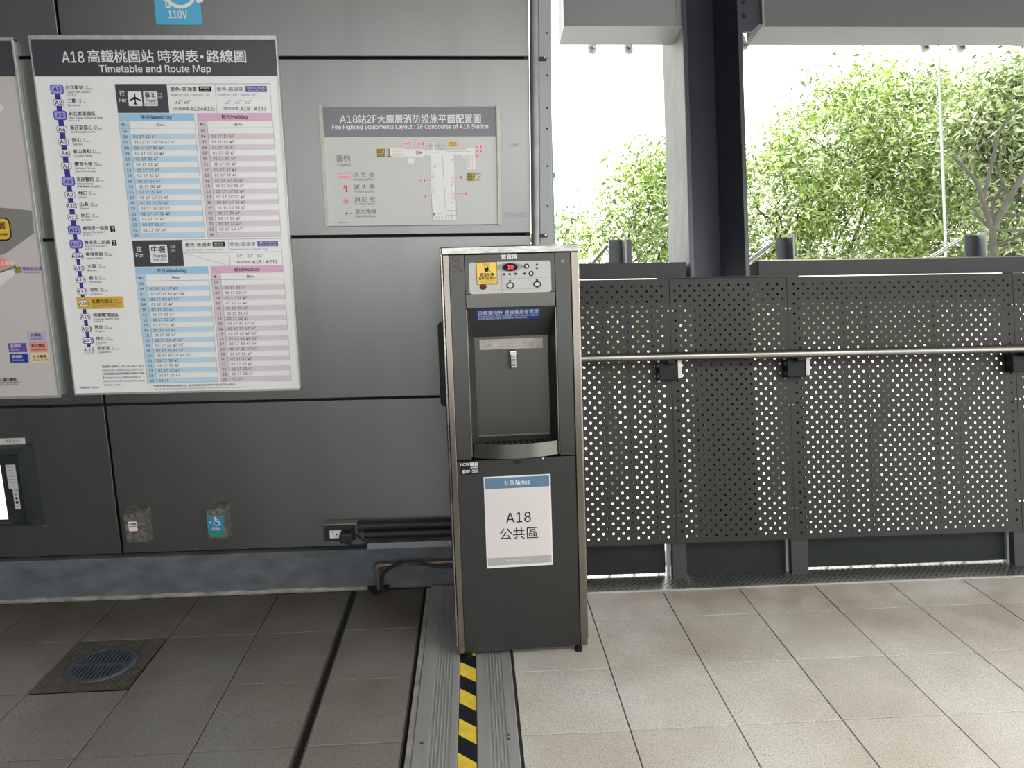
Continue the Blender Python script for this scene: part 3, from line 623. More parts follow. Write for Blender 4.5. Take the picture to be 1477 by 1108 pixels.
b = MB(); b.tube(smooth([(-.485, 2.625, .235), (-.462, 2.64, .232), (-.440, 2.65, .210), (-.41, 2.655, .200), (-.3, 2.655, .202), (-.12, 2.655, .205), (.0, 2.64, .21)]), .0045, RUBBER, 8)
b.tube(smooth([(-.52, 2.64, .212), (-.50, 2.64, .200), (-.46, 2.64, .194), (-.42, 2.65, .197)]), .003, RUBBER, 6); b.build('cable', parent=t, base=base)
# conduits along the wall
t = thing('wall_conduit', 'dark grey conduit run of two tubes and a flat duct low on the wall', 'conduit', (-.43, 2.68, .17)); base = tuple(t.location)
b = MB(); b.tube([(-.465, 2.682, .254), (.19, 2.682, .254)], .0175, STEELD, 16); b.tube([(-.465, 2.682, .254), (-.44, 2.682, .254)], .0205, STEELD, 16); b.build('upper_tube', parent=t, base=base)
b = MB(); b.tube([(-.44, 2.684, .218), (.19, 2.684, .218)], .016, STEELD, 16); b.build('lower_tube', parent=t, base=base)
b = MB(); b.box(-.428, .19, 2.655, 2.70, .168, .192, BEAM, .002); b.build('flat_duct', parent=t, base=base)
t = thing('water_pipe', 'thin dull metal water pipe with an elbow bending down to the floor', 'pipe', (-.39, 2.63, 0)); base = tuple(t.location)
b = MB(); b.tube([(-.09, 2.64, .112), (-.375, 2.64, .108)], .009, COPPER, 12); b.build('horizontal_run', parent=t, base=base)
b = MB(); b.tube(smooth([(-.37, 2.64, .108), (-.388, 2.64, .106), (-.393, 2.64, .092), (-.392, 2.64, .07)], 5), .013, COPPER, 12); b.build('elbow', parent=t, base=base)
b = MB(); b.tube([(-.392, 2.64, .08), (-.389, 2.64, 0)], .0075, COPPER, 12); b.build('vertical_run', parent=t, base=base)
b = MB(); b.tube(smooth([(-.372, 2.625, .002), (-.374, 2.622, .04), (-.366, 2.62, .08), (-.33, 2.615, .112), (-.28, 2.61, .128), (-.22, 2.61, .125), (-.16, 2.61, .108), (-.09, 2.61, .103)]), .0065, RUBBER, 10)
tag(b.build('black_hose'), 'black hose arching over the thin water pipe', 'hose')
b = MB(); b.add([(-.436, 2.675, .001), (-.352, 2.675, .001), (-.352, 2.655, .001), (-.395, 2.600, .001), (-.436, 2.66, .001), (-.436, 2.675, .007), (-.352, 2.675, .007), (-.352, 2.655, .007), (-.395, 2.600, .007), (-.436, 2.66, .007)],
                [(0, 1, 2, 3, 4), (9, 8, 7, 6, 5)]+[(i, (i+1) % 5, (i+1) % 5+5, i+5) for i in range(5)], RUBBER)
tag(b.build('rubber_flap'), 'black rubber flap lying on the floor under the thin pipe', 'rubber flap')
# vertical pipe at wall end
t = thing('vertical_pipe', 'mottled grey vertical pipe at the right end of the wall', 'pipe', (.2385, 2.684, 0)); base = tuple(t.location)
b = MB(); b.tube([(.2385, 2.684, .16), (.2385, 2.684, CEIL)], .0158, PIPEG, 20); b.build('tube', parent=t, base=base)
for z in (1.965, 1.355):
    b = MB(); b.box(.253, .283, 2.685, 2.700, z-.007, z+.004, STEELD, .001); b.tube([(.276, 2.684, z), (.276, 2.680, z)], .004, STAIN, 8); b.build('pipe_clip', parent=t, base=base)
# scratch marks and small sticker residue on the wall
b = MB(); b.keep = True; text(b, 'JSW', .149, 1.674, .014, INKG, 2.6995, wd=.032); text(b, 'OVO-E117', .168, 1.4295, .019, INKG, 2.6995, 'C', wd=.08)
b.build('pencil_mark', parent=wall)
b = MB(); WS = mat('pale_scratch', (.35, .35, .34), .6)
for x, z, l, a in ((-1.735, .66, .004, 0), (-1.715, .635, .03, -60), (-1.655, .290, .014, 0), (-1.07, .195, .004, 0), (-.93, .20, .003, 20), (-1.40, .178, .004, 10), (-1.22, .176, .012, 3), (-1.10, .175, .01, 3), (-.92, .172, .02, 3), (-1.38, 2.10, .006, 45), (-1.385, 2.07, .004, 120)):
    a = math.radians(a); b.line(x, z, x+l*math.cos(a), z+l*math.sin(a), .0018, 2.6994, WS)
b.build('scratch', parent=wall)

# ------------------------------------------------------------------ display screen low at the left edge
t = thing('display_screen', 'black framed lit display low on the wall at the left edge', 'screen', (-1.95, 2.70, .30)); base = tuple(t.location)
b = MB(); X0, X1, Z0, Z1 = -2.25, -1.648, .302, .618
yb, yf = 2.70, 2.655
def frame_ring(mb, o, i, y0, y1, m):
    (a, b_, c, d), (e, f, g, h) = o, i
    O = [(a, y0, c), (b_, y0, c), (b_, y0, d), (a, y0, d)]; I = [(e, y1, g), (f, y1, g), (f, y1, h), (e, y1, h)]
    mb.add(O+I, [(k, (k+1) % 4, (k+1) % 4+4, k+4) for k in range(4)], m)
frame_ring(b, (X0, X1, Z0, Z1), (X0+.01, X1-.012, Z0+.01, Z1-.01), yb, yf, FRAMEB)
frame_ring(b, (X0+.01, X1-.012, Z0+.01, Z1-.01), (X0+.03, X1-.034, Z0+.022, Z1-.028), yf, yf-.003, FRAMEB)
frame_ring(b, (X0+.03, X1-.034, Z0+.022, Z1-.028), (X0+.034, X1-.038, Z0+.026, Z1-.032), yf-.003, yf+.006, FRAMEB)
b.rect(X0+.034, X1-.038, Z0+.026, Z1-.032, yf+.006, FRAMEB); b.box(X0+.002, X1-.002, yb-.01, yb, Z0+.002, Z1-.002, FRAMEB); b.build('frame', parent=t, base=base)
b = MB(); b.rect(-2.2, -1.753, .337, .548, yf+.0055, SCREEN); b.build('screen', parent=t, base=base)
b = MB(); b.keep = True; b.rect(-1.735, -1.700, .455, .548, yf+.0055, PAPERG); b.rect(-1.722, -1.702, .375, .460, yf+.005, PAPERM)
for q in range(5): text(b, ('•', '■', '●', '▣', '○')[q], -1.712, .386+q*.016, .013, INK, yf+.0045, 'C', bold=.03)
for q in range(6): b.line(-1.731, .54-q*.012, -1.708, .54-q*.012, .0015, yf+.0045, INKG)
b.build('asset_sticker', parent=t, base=base)
b = MB(); b.keep = True; b.box(-1.85, -1.676, 2.694, 2.6995, .612, .640, CREAM if False else NOTP, .0008); text(b, '電視-No.1', -1.690, .630, .011, INK, 2.6938, 'R'); text(b, 'TV MONITOR', -1.690, .620, .006, INKG, 2.6938, 'R')
tag(b.build('name_sticker'), 'small white name sticker just above the display screen', 'sticker')

# ================================================================== floor fittings
# drain tile
t = thing('floor_drain', 'round slotted floor drain in a square ribbed metal plate', 'drain', (XL+.15, TY-.15, 0)); base = tuple(t.location)
b = MB(); H2 = .147; n = 40
ring = [(.104*math.cos(2*math.pi*i/n), .104*math.sin(2*math.pi*i/n)) for i in range(n)]
def sq(i):
    a = 2*math.pi*i/n; c, s_ = math.cos(a), math.sin(a); k = H2/max(abs(c), abs(s_)); return (c*k, s_*k)
b.add([(x, y, -.001) for x, y in ring]+[(*sq(i), -.001) for i in range(n)], [(i, (i+1) % n, n+(i+1) % n, n+i) for i in range(n)], CHECK)
b.build('cover_plate', parent=t)
b = MB()
for i in range(-14, 15):
    for j in range(-14, 15):
        x, y = i*.0098, j*.0098
        if math.hypot(x, y) < .112: continue
        a = .0034 if (i+j) % 2 else .0012; c = .0046-a
        b.add([(x-a, y-c, -.0008), (x+a, y-c, -.0008), (x+a, y+c, -.0008), (x-a, y+c, -.0008), (x-a*.5, y-c*.5, .0008), (x+a*.5, y-c*.5, .0008), (x+a*.5, y+c*.5, .0008), (x-a*.5, y+c*.5, .0008)],
              [(0, 1, 5, 4), (1, 2, 6, 5), (2, 3, 7, 6), (3, 0, 4, 7), (4, 5, 6, 7)], CHECK)
o = b.build('tread_rib', parent=t); o['kind'] = 'stuff'
b = MB()
for r0, r1, z0, z1 in ((.104, .099, -.001, .0035), (.099, .086, .0035, .0035), (.086, .086, .0035, -.008)):
    b.add([(r0*math.cos(2*math.pi*i/n), r0*math.sin(2*math.pi*i/n), z0) for i in range(n)]+[(r1*math.cos(2*math.pi*i/n), r1*math.sin(2*math.pi*i/n), z1) for i in range(n)], [(i, (i+1) % n, n+(i+1) % n, n+i) for i in range(n)], DRAINM)
for i in range(-6, 7):
    x = i*.0132+.0066*0
    L_ = math.sqrt(max(.086**2-x*x, 0)); b.box(x-.0036, x+.0036, -L_, L_, -.006, .0025, DRAINM)
for y in (-.003,): b.box(-.086, .086, y-.006, y+.006, -.006, .0026, DRAINM)
b.build('grate', parent=t)
b = MB(); b.add([(.1*math.cos(2*math.pi*i/n), .1*math.sin(2*math.pi*i/n), -.0105) for i in range(n)], [list(range(n))], BLACK); b.build('sump', parent=t)
# expansion joint cover
t = thing('expansion_joint', 'ribbed aluminium expansion joint cover running under the drinking fountain', 'joint cover', (-.04, 1.0, 0)); base = tuple(t.location)
def alu(x0, x1, ribs, y1):
    prof = [(x0, -.01), (x0, .002), (x0+.002, .004)]
    for r in ribs: prof += [(r-.004, .004), (r-.0025, .0012), (r+.0025, .0012), (r+.004, .004)]
    prof += [(x1-.002, .004), (x1, .002), (x1, -.01)]
    b = MB(); b.prism(prof, -.4, y1, ALU); return b
w0 = (-.186, -.066)
alu(-.186, -.066, [-.139+.0095*k for k in range(6)], 2.66).build('cover_strip', parent=t, base=base)
alu(-.014, .0985, [.026+.0095*k for k in range(5)], 2.66).build('cover_strip', parent=t, base=base)
b = MB(); b.box(-.0655, -.0145, -.4, 2.66, -.011, .0015, HAZB); b.build('rubber_strip', parent=t, base=base)
y = 2.12+.1417*3
while y > -.25:
    b = MB(); b.add([(-.064, y-.070, .002), (-.0155, y-.113, .002), (-.0155, y-.043, .002), (-.064, y, .002)], [(0, 1, 2, 3)], HAZY); b.build('hazard_stripe', parent=t, base=base); y -= .1417
for x, y in ((-.163, 1.738), (.072, 1.753), (.071, 1.738), (-.163, 1.2), (.072, 1.2)):
    b = MB(); b.tube([(x, y, .003), (x, y, .0048)], .0045, BLACK, 10); b.tube([(x, y, .0048), (x, y, .0052)], .002, ALU, 6); b.build('screw', parent=t, base=base)
b = MB(); b.box(.0985, .106, -.4, 2.56, -.011, -.001, GROUT); b.build('joint_filler', parent=floor)

# perforated plate generator: cells of size c, holes where (i+j) even
def perforated(mb, x0, x1, s0, s1, cx, cs, c, r, th, m, seg=8, xform=None, back=True, j0=0):
    """plate in the local x,s plane, front at n=0, back at n=th"""
    nx0, nx1 = math.ceil((x0+.006-cx)/c+.5), math.floor((x1-.006-cx)/c-.5)
    ns0, ns1 = 0, math.floor((s1-.004-cs)/c-.5)
    V = []; Fc = []; sk = {}
    def corner(i, j, n_):
        k = (i, j, n_)
        if k not in sk: sk[k] = len(V); V.append((cx+(i-.5)*c, n_, cs+(j-.5)*c))
        return sk[k]
    X0, X1 = cx+(nx0-.5)*c, cx+(nx1+.5)*c; S0, S1 = cs+(ns0-.5)*c, cs+(ns1+.5)*c
    for i in range(nx0, nx1+1):
        for j in range(ns0, ns1+1):
            for n_ in ((0, th) if back else (0,)):
                q = [corner(i, j, n_), corner(i+1, j, n_), corner(i+1, j+1, n_), corner(i, j+1, n_)]
                if (i+j+j0) % 2: Fc.append(q if n_ == 0 else q[::-1]); continue
                b0 = len(V); x, s = cx+i*c, cs+j*c
                for k in range(8):
                    a = math.radians(-112.5+45*k); V.append((x+r*math.cos(a), n_, s+r*math.sin(a)))
                h = [b0+k for k in range(8)]
                fs = []
                for e in range(4):
                    A, B = q[e], q[(e+1) % 4]; fs.append([A, B, h[(2*e+1) % 8], h[2*e]]); fs.append([B, h[(2*e+2) % 8], h[(2*e+1) % 8]])
                Fc += fs if n_ == 0 else [f[::-1] for f in fs]
                if n_ == 0: hf = h
                else: Fc += [(hf[k], hf[(k+1) % 8], h[(k+1) % 8], h[k]) for k in range(8)]
            if not back:
                b1 = len(V)
                for k in range(8): p = V[hf[k]] if (i+j+j0) % 2 == 0 else None
    mb.add(V, Fc, m)
    for a, b_, c_, d in ((x0, X0, s0, s1), (X1, x1, s0, s1), (X0, X1, s0, S0), (X0, X1, S1, s1)): mb.box(a, b_, 0, th, c_, d, m)
# perforated floor strip under the balustrade
b = MB(); b.keep = True
perforated(b, .32, 5.1, 2.5535, 2.76, .34, 2.571, .0115, .0036, .003, None, back=False)
b.v = [(x, s, .002-n_) for x, n_, s in b.v]
strip = b.build('drip_channel', mat('channel_steel', (.36, .35, .33), .28, .9, .1, 12)); tag(strip, 'perforated metal floor strip along the foot of the balustrade', 'floor strip')
b = MB(); b.box(.32, 5.1, 2.548, 2.5545, -.01, .004, ALU); b.build('edge_strip', parent=strip)

# ================================================================== leaning balustrade
bal = thing('balustrade', 'outward leaning dark balustrade of perforated steel panels', 'balustrade', (1.3, 2.62, 0)); base = tuple(bal.location)
def lb(mb, name, m=None, parent=bal, bs=None): return mb.build(name, m, parent=parent, base=bs if bs is not None else base, T=lean)
for x0, x1, cx, j0 in ((.32, .789, .438, 0), (.791, 1.2695, .812, 1), (1.2715, 2.218, 1.298, 0), (2.220, 3.168, 2.246, 0), (3.170, 4.118, 3.196, 0), (4.120, 5.068, 4.146, 0)):
    b = MB(); b.keep = True
    perforated(b, x0, x1, .1515, 1.207, cx, .178, .02, .0053, .003, PERF, j0=j0)
    if x0 != .791: b.box(x0, x1-(.04 if x1 < 1 or x0 > 1.2 else 0), -.001, .028, 1.2065, 1.2098, BRIGHTS)
    p = lb(b, 'perforated_panel')
for xs_ in (.79, 1.27, 2.219):
    for dx in (-.008, .010):
        for s_ in (1.078, .262 if xs_ < 1 else .275, .69):
            b = MB(); b.tube([(xs_+dx, 0, s_), (xs_+dx, -.0025, s_)], .004, STAIN, 8); lb(b, 'screw')
b = MB(); b.box(.740, 1.320, -.007, .085, 1.207, 1.2125, STEELD, .001); lb(b, 'cap_plate')
b = MB(); b.box(2.178, 2.26, -.007, .085, 1.207, 1.2125, STEELD, .001); lb(b, 'cap_plate')
for x0, x1 in ((.777, .834), (1.262, 1.331), (2.197, 2.262), (3.137, 3.202), (4.087, 4.152), (5.037, 5.102)):
    b = MB(); b.box(x0, x1, .02, .052, -.01, 1.20, STEELD, .002); b.box(x0-.012, x0-.002, .045, .075, -.01, .155, BEAM, .001); lb(b, 'post')  # thin pale box beside each post imitates daylight through the gap
for x0, x1 in ((.32, .757), (.845, 1.256), (1.338, 2.190), (2.27, 3.13), (3.21, 4.08), (4.16, 5.03)):
    b = MB(); b.box(x0, x1, .06, .066, .023 if abs(x0-.845) > .01 else -.01, .160, KICK, .001)
    lb(b, 'kick_plate')
for x in [.437, .540, .643, .746]+[1.363+.0985*k for k in range(8)]+[2.33+.0985*k for k in range(27)]:
    b = MB(); b.tube([(x, .115, .0), (x, .115, 1.20)], .0052, STEELD, 8); lb(b, 'baluster')
# handrail
b = MB(); b.tube([(.34, -.08, .891), (5.07, -.08, .891)], .0162, STAINB, 20); rail = lb(b, 'handrail')
for x in (.812, 1.327, 2.255, 3.205, 4.155):
    b = MB(); b.box(x-.085, x-.012, -.048, -.001, .800, .872, BLACK, .003); b.box(x-.06, x-.03, -.085, -.04, .862, .878, BLACK, .002); lb(b, 'bracket', parent=rail)
    b = MB(); b.box(x-.012, x+.004, -.052, -.001, .806, .878, STAINB, .001); lb(b, 'bracket_plate', parent=rail)

# sill beams, top beams, column, glass
s1 = thing('sill_beam', 'dark steel sill beam left of the column, under the glass', 'beam', lean(.6, .1, 1.1)); bs = tuple(s1.location)
b = MB(); b.box(.32, .893, .1, .30, 1.112, 1.292, STEELD, .002); lb(b, 'beam_body', parent=s1, bs=bs)
s2 = thing('sill_beam', 'dark steel sill beam right of the column, under the glass', 'beam', lean(2.2, .1, 1.1)); bs = tuple(s2.location)
b = MB(); b.box(1.198, 5.1, .1, .30, 1.112, 1.294, STEELD, .002); lb(b, 'beam_body', parent=s2, bs=bs)
b = MB(); b.box(1.198, 5.1, .098, .12, 1.291, 1.2955, TRIMB); lb(b, 'top_edge', parent=s2, bs=bs)
t1 = thing('header_beam', 'grey box beam left of the column at the top of the photo', 'beam', lean(.66, .1, 2.3)); bs = tuple(t1.location)
b = MB(); b.box(.4085, .911, .104, .26, 2.281, 3.0, BEAM, .0015); lb(b, 'beam_body', parent=t1, bs=bs)
for xa, xb in ((.4085, .437), (.885, .911)):
    b = MB(); b.box(xa, xb, .1005, .106, 2.283, 3.0, BEAM, .001); lb(b, 'stiffener', parent=t1, bs=bs)
b = MB(); b.box(.4085, .911, .1, .106, 2.281, 2.289, BEAM, .0005); lb(b, 'bottom_lip', parent=t1, bs=bs)
t2 = thing('header_beam', 'long grey beam right of the column at the top of the photo', 'beam', lean(2.2, .1, 2.3)); bs = tuple(t2.location)
b = MB(); b.box(1.245, 5.1, .1, .26, 2.281, 3.0, BEAM2, .0015); lb(b, 'beam_body', parent=t2, bs=bs)
b = MB(); b.prism([(1.158, 2.26), (1.200, 2.26), (1.243, 2.30), (1.243, 3.0), (1.158, 3.0)], .10, .112, COLM); lb(b, 'gusset_plate', parent=t2, bs=bs)
for s_ in (2.327, 2.385, 2.443, 2.50):
    b = MB(); b.tube([(1.176, .10, s_), (1.176, .088, s_)], .0105, COLM, 6); b.tube([(1.176, .088, s_), (1.176, .084, s_)], .0055, COLM, 8); lb(b, 'bolt', parent=t2, bs=bs)
b = MB(); b.box(1.243, 1.252, .085, .26, 2.283, 3.0, BEAM, .001); lb(b, 'end_plate', parent=t2, bs=bs)
col = thing('steel_column', 'dark navy leaning steel column between the two window bays', 'column', lean(1.03, .2, 0)); bs = tuple(col.location)
b = MB(); b.box(.9045, .9055, .092, .405, 1.215, 3.05, COLSIDE); b.box(.9055, .922, .088, .408, 1.213, 3.05, COLM, .001); lb(b, 'left_flange', parent=col, bs=bs)
b = MB(); b.box(1.138, 1.156, .088, .408, 1.213, 3.05, COLM, .001); lb(b, 'right_flange', parent=col, bs=bs)
b = MB(); b.box(.920, 1.140, .385, .402, 1.213, 3.05, COLM); lb(b, 'web', parent=col, bs=bs)
b = MB(); b.box(.905, 1.156, .09, .15, -.05, 1.2135, STEELD, .002); lb(b, 'foot_section', parent=col, bs=bs)
b = MB(); b.box(.80, 1.25, .10, .50, -.06, .03, STEELD, .003); lb(b, 'base_plate', parent=col, bs=bs)
# glazing, spider fittings
win = sname('window_1')
for x0, x1, s0 in ((.372, .9035, 1.20), (1.158, 2.168, 1.20), (2.174, 3.60, 1.20), (3.605, 5.05, 1.20)):
    b = MB(); b.box(x0, x1, .330, .342, s0, 3.0, GLASS); o = b.build('glass_pane', parent=win, T=lean)
for x in (2.171,):
    b = MB(); b.box(x-.0025, x+.0025, .329, .343, 1.20, 3.0, JOINT); b.build('silicone_joint', parent=win, T=lean)
b = MB(); b.box(.345, .3725, .30, .345, .9, 3.0, GEDGE, .002); o = b.build('glass_fin', parent=win, T=lean)
b = MB(); b.box(.362, .380, .292, .35, 1.71, 1.735, GEDGE, .002); b.build('fin_clamp', parent=win, T=lean)
def spider(x, s, dx):
    t = thing('glass_fitting', '', 'fitting', lean(x, .3, s)); bs = tuple(t.location)
    b = MB(); b.tube([(x, .296, s), (x, .302, s), (x, .328, s)], [.017, .0225, .025], BRIGHTS, 20); b.build('disc', parent=t, base=bs, T=lean)
    b = MB(); b.tube([(x, .288, s), (x, .302, s)], .009, STAIN, 10); b.tube([(x, .29, s), (x+dx*.6, .285, s+.03), (x+dx, .275, s+.07)], [.008, .010, .012], BRIGHTS, 10); b.build('arm', parent=t, base=bs, T=lean); return t
for (x, s, dx, l) in ((.560, 2.286, .03, 'round stainless glass fitting under the left beam, nearer the wall'), (.722, 2.286, .03, 'round stainless glass fitting under the left beam, nearer the column'),
                      (1.250, 2.303, -.03, 'round stainless glass fitting tucked beside the column under the gusset'), (2.090, 2.293, .06, 'round stainless glass fitting left of the glass joint under the right beam'), (2.260, 2.293, .06, 'round stainless glass fitting right of the glass joint under the right beam')):
    spider(x, s, dx)['label'] = l
def bracket(x0, x1, l, rod):
    t = thing('glass_bracket', l, 'bracket', lean(x0, .2, 1.293)); bs = tuple(t.location)
    b = MB(); b.box(x0, x1, .205, .215, 1.293, 1.412, COLM, .001); b.build('upright_plate', parent=t, base=bs, T=lean)
    xm = x0+(x1-x0)*.62; b = MB(); b.box(xm-.004, xm+.004, .15, .206, 1.293, 1.416, BEAM, .001)
    b.build('fin', parent=t, base=bs, T=lean)
    b = MB(); b.tube([(x0+.005, .25, 1.40), (x0-rod, .318, 1.325)], .010, BRIGHTS, 10); b.tube([(x0-rod, .310, 1.325), (x0-rod, .329, 1.323)], [.018, .022], BRIGHTS, 14); b.build('strut', parent=t, base=bs, T=lean)
    b = MB(); b.tube([(x1-.005, .25, 1.36), (x1+.025, .31, 1.32)], .008, BRIGHTS, 8); b.build('strut', parent=t, base=bs, T=lean)
bracket(.591, .689, 'dark steel glass bracket on the left sill beam', .06)
bracket(1.325, 1.405, 'dark steel glass bracket on the right sill beam beside the column', .09)
bracket(2.170, 2.26, 'dark steel glass bracket on the right sill beam under the glass joint', .10)

# ================================================================== drinking fountain
KO = Vector((.1426, 2.1497, .02)); KX = Vector((.9997, .0233, .0123)).normalized(); KZ = Vector((-.0145, .0994, .9949)); KZ = (KZ-KX*KZ.dot(KX)).normalized(); KY = KZ.cross(KX).normalized()
KM = Matrix((KX, KY, KZ)).transposed().to_4x4(); KM.translation = KO
kt = thing('drinking_fountain', 'tall freestanding steel drinking water dispenser with an A18 notice', 'water dispenser', mw=KM)
TN = .0999
def kb(mb, name, m=None, parent=kt, label=None):
    o = mb.build(name, m, parent=parent)
    if label: o['label'] = label
    return o
XA, XB, H = -.2115, .2115, 1.3044
# cabinet shell (open front), back kept vertical
b = MB(); D0, DH = .36, .36-H*TN
def shell_side(xa, xb, m):
    b.add([(xa, .004, 0), (xb, .004, 0), (xb, .004, H), (xa, .004, H), (xa, D0, -.0), (xb, D0, 0), (xb, DH, H), (xa, DH, H)], [(0, 1, 2, 3), (4, 5, 6, 7), (0, 1, 5, 4), (1, 2, 6, 5), (2, 3, 7, 6), (3, 0, 4, 7)], m)
shell_side(XA, XA+.006, STAINB); shell_side(XB-.006, XB, STAINB)
b.add([(XA, D0, 0), (XB, D0, 0), (XB, DH, H), (XA, DH, H)], [(0, 1, 2, 3)], STEELD)
b.add([(XA, .004, 0), (XB, .004, 0), (XB, D0, 0), (XA, D0, 0)], [(0, 1, 2, 3)], STEELD); b.add([(XA, .004, H), (XB, .004, H), (XB, DH, H), (XA, DH, H)], [(0, 1, 2, 3)], STAINB)
kb(b, 'cabinet')
def trim(pts, y0, y1, m, nm):
    b = MB(); b.prism(pts, y0, y1, m); return kb(b, nm)
b = MB(); b.box(-.2115, -.1925, -.004, .012, 0, 1.281, TRIMB, .002); b.box(-.2200, -.2100, .0, .03, .02, H, TOPT, .003); kb(b, 'side_trim')
b = MB(); b.box(.1885, .2115, -.004, .012, 0, 1.281, TRIMB, .002); b.box(.2095, .2150, .0, .03, .02, H, TOPT, .002); kb(b, 'side_trim')
b = MB(); b.box(-.2160, .2135, -.006, .012, 1.2805, 1.3044, TOPT, .003); kb(b, 'top_trim')
b = MB(); b.box(-.192, .188, 0, .012, 0, .6325, KBODY2, .0012); door = kb(b, 'lower_door')
b = MB()
b.box(-.192, -.1455, 0, .012, .6355, 1.280, KBODY, .001); b.box(.1385, .188, 0, .012, .6355, 1.280, KBODY, .001); kb(b, 'front_side_panel')
# control head
b = MB(); b.box(-.1445, .1375, .001, .012, 1.1585, 1.2795, KBODY, .001); head = kb(b, 'control_head')
b = MB(); b.prism(rrect(-.1315, .125, 1.1580, 1.2555, .008), -.003, .001, PANELG)
b.line(-.127, 1.2035, .125, 1.2035, .0009, -.0032, INKG); b.line(-.0305, 1.158, -.0305, 1.236, .0016, -.0032, INKG); b.line(-.130, 1.170, .124, 1.170, .0009, -.0032, INKG); b.line(.045, 1.158, .045, 1.176, .0009, -.0032, INKG); cp = kb(b, 'control_panel')
b = MB(); b.keep = True; b.flat([(-.045, 1.243), (-.022, 1.251), (.012, 1.251), (.044, 1.240), (.044, 1.237), (.012, 1.224), (-.022, 1.224), (-.045, 1.232)], -.0034, MAPD); b.flat(ell(-.0035, 1.2378, .0245, .0125, 24), -.0037, NAVYD)
d = kb(b, 'display', parent=cp)
b = MB(); b.keep = True; text(b, '1', -.0105, 1.2378, .0165, LEDR, -.0041, bold=.002); text(b, '0', -.001, 1.2378, .0165, LEDR, -.0041, bold=.002); kb(b, 'display_digits', parent=cp)
for x, z in ((.0487, 1.2396), (.0624, 1.2164)):
    b = MB(); b.tube([(x, -.003, z), (x, -.0055, z)], .0078, BLACK, 16); b.tube([(x, -.0055, z), (x, -.0065, z)], .0042, PAPERG, 12); kb(b, 'round_button', parent=cp)
for x, z in ((-.0225, 1.2163), (-.0047, 1.2163), (.0134, 1.2168), (.0416, 1.2166), (.0815, 1.2434), (.0812, 1.2326), (-.0047, 1.1955), (.0802, 1.1962)):
    b = MB(); b.tube([(x, -.003, z), (x, -.0042, z)], .0036, BLACK, 10); kb(b, 'indicator_light', parent=cp)
for x, z in ((-.0048, 1.1814), (.0803, 1.1826)):
    b = MB(); b.prism(ell(x, z, .0120, .0100, 18), -.005, -.003, BLACK); b.prism(ell(x, z, .0082, .0060, 16), -.0062, -.005, PAPERG); kb(b, 'oval_button', parent=cp)
b = MB(); b.prism(ell(-.0894, 1.1795, .0110, .0085, 18), -.005, -.003, MAROON); kb(b, 'red_button', parent=cp)
b = MB(); b.keep = True; b.flat(rrect(-.1085, -.0440, 1.1865, 1.2560, .003), -.0052, INK); b.flat(rrect(-.1072, -.0453, 1.1878, 1.2547, .003), -.0055, YEL)
text(b, '高溫危險', -.0762, 1.2165, .0115, INK, -.0058, 'C', wd=.044, bold=.03); text(b, '嚴禁兒童使用', -.0762, 1.2055, .0095, INK, -.0058, 'C', wd=.052, bold=.03)
text(b, 'DANGER! HIGH TEMPERATURE', -.0762, 1.197, .0055, INK, -.0058, 'C', wd=.052); text(b, 'CHILDREN KEEP AWAY', -.0762, 1.1915, .005, INK, -.0058, 'C', wd=.038)
b.flat([(-.084, 1.241), (-.070, 1.241), (-.072, 1.226), (-.081, 1.226)], -.0058, INK); b.line(-.086, 1.2515, -.080, 1.242, .0014, -.0058, INK); b.line(-.078, 1.253, -.0775, 1.243, .0012, -.0058, INK); b.line(-.070, 1.251, -.073, 1.243, .0012, -.0058, INK); b.line(-.072, 1.235, -.065, 1.226, .0018, -.0058, INK)
b.flat(ell(-.079, 1.240, .0035, .002, 8), -.006, NOTP); kb(b, 'hot_water_sticker', parent=cp)
b = MB(); b.keep = True; text(b, '賀眾牌', -.0045, 1.2700, .0155, WHITE, .0005, 'C', wd=.050, bold=.03); kb(b, 'brand_lettering', parent=head)
b = MB(); b.rect(-.1920+.001, -.1535, 1.2245, 1.2745, -.0006, mat('worn_dark_sticker', (.07, .065, .055), .5, 0, .9, 120)); kb(b, 'worn_sticker')
b = MB(); b.flat(ell(.163, 1.2525, .006, .006, 12), -.0006, INKG); kb(b, 'emblem')
# steel fascia and niche
b = MB(); b.add([(-.1440, .000, 1.1575), (.1375, .000, 1.1575), (.1345, .004, 1.1150), (-.1430, .004, 1.1150), (-.1440, .012, 1.1575), (.1375, .012, 1.1575), (.1345, .014, 1.1150), (-.1430, .014, 1.1150)], [(0, 1, 2, 3), (0, 1, 5, 4), (2, 3, 7, 6), (0, 3, 7, 4), (1, 2, 6, 5)], KSTRIP); kb(b, 'fascia_strip')
ox0, ox1, oz0, oz1 = -.1425, .1345, .645, 1.1155; ix0, ix1, iz0, iz1, dy = -.121, .119, .694, 1.0215, .08
b = MB(); O = [(ox0, .003, oz0), (ox1, .003, oz0), (ox1, .003, oz1), (ox0, .003, oz1)]; I = [(ix0, dy, iz0), (ix1, dy, iz0), (ix1, dy, iz1), (ix0, dy, iz1)]
b.add([*O, *I], [(0, 3, 7, 4), (1, 2, 6, 5)], KDARK); b.add([*O, *I], [(3, 2, 6, 7), (0, 1, 5, 4)], KDARK); b.add(I, [(0, 1, 2, 3)], KBODY)
b.box(ox0-.003, ox0+.0005, -.001, .012, oz0, oz1-.005, KSTRIP); b.box(ox1-.0005, ox1+.003, -.001, .012, oz0, oz1-.005, KSTRIP)
b.box(ix0+.004, ix1-.004, dy-.0025, dy, iz0+.002, iz0+.006, KSTRIP); niche = kb(b, 'dispensing_niche')
def onslope(z): return .003+(oz1-z)*(dy-.003)/(oz1-iz1)
b = MB(); b.keep = True
za, zb_ = 1.1085, 1.0775
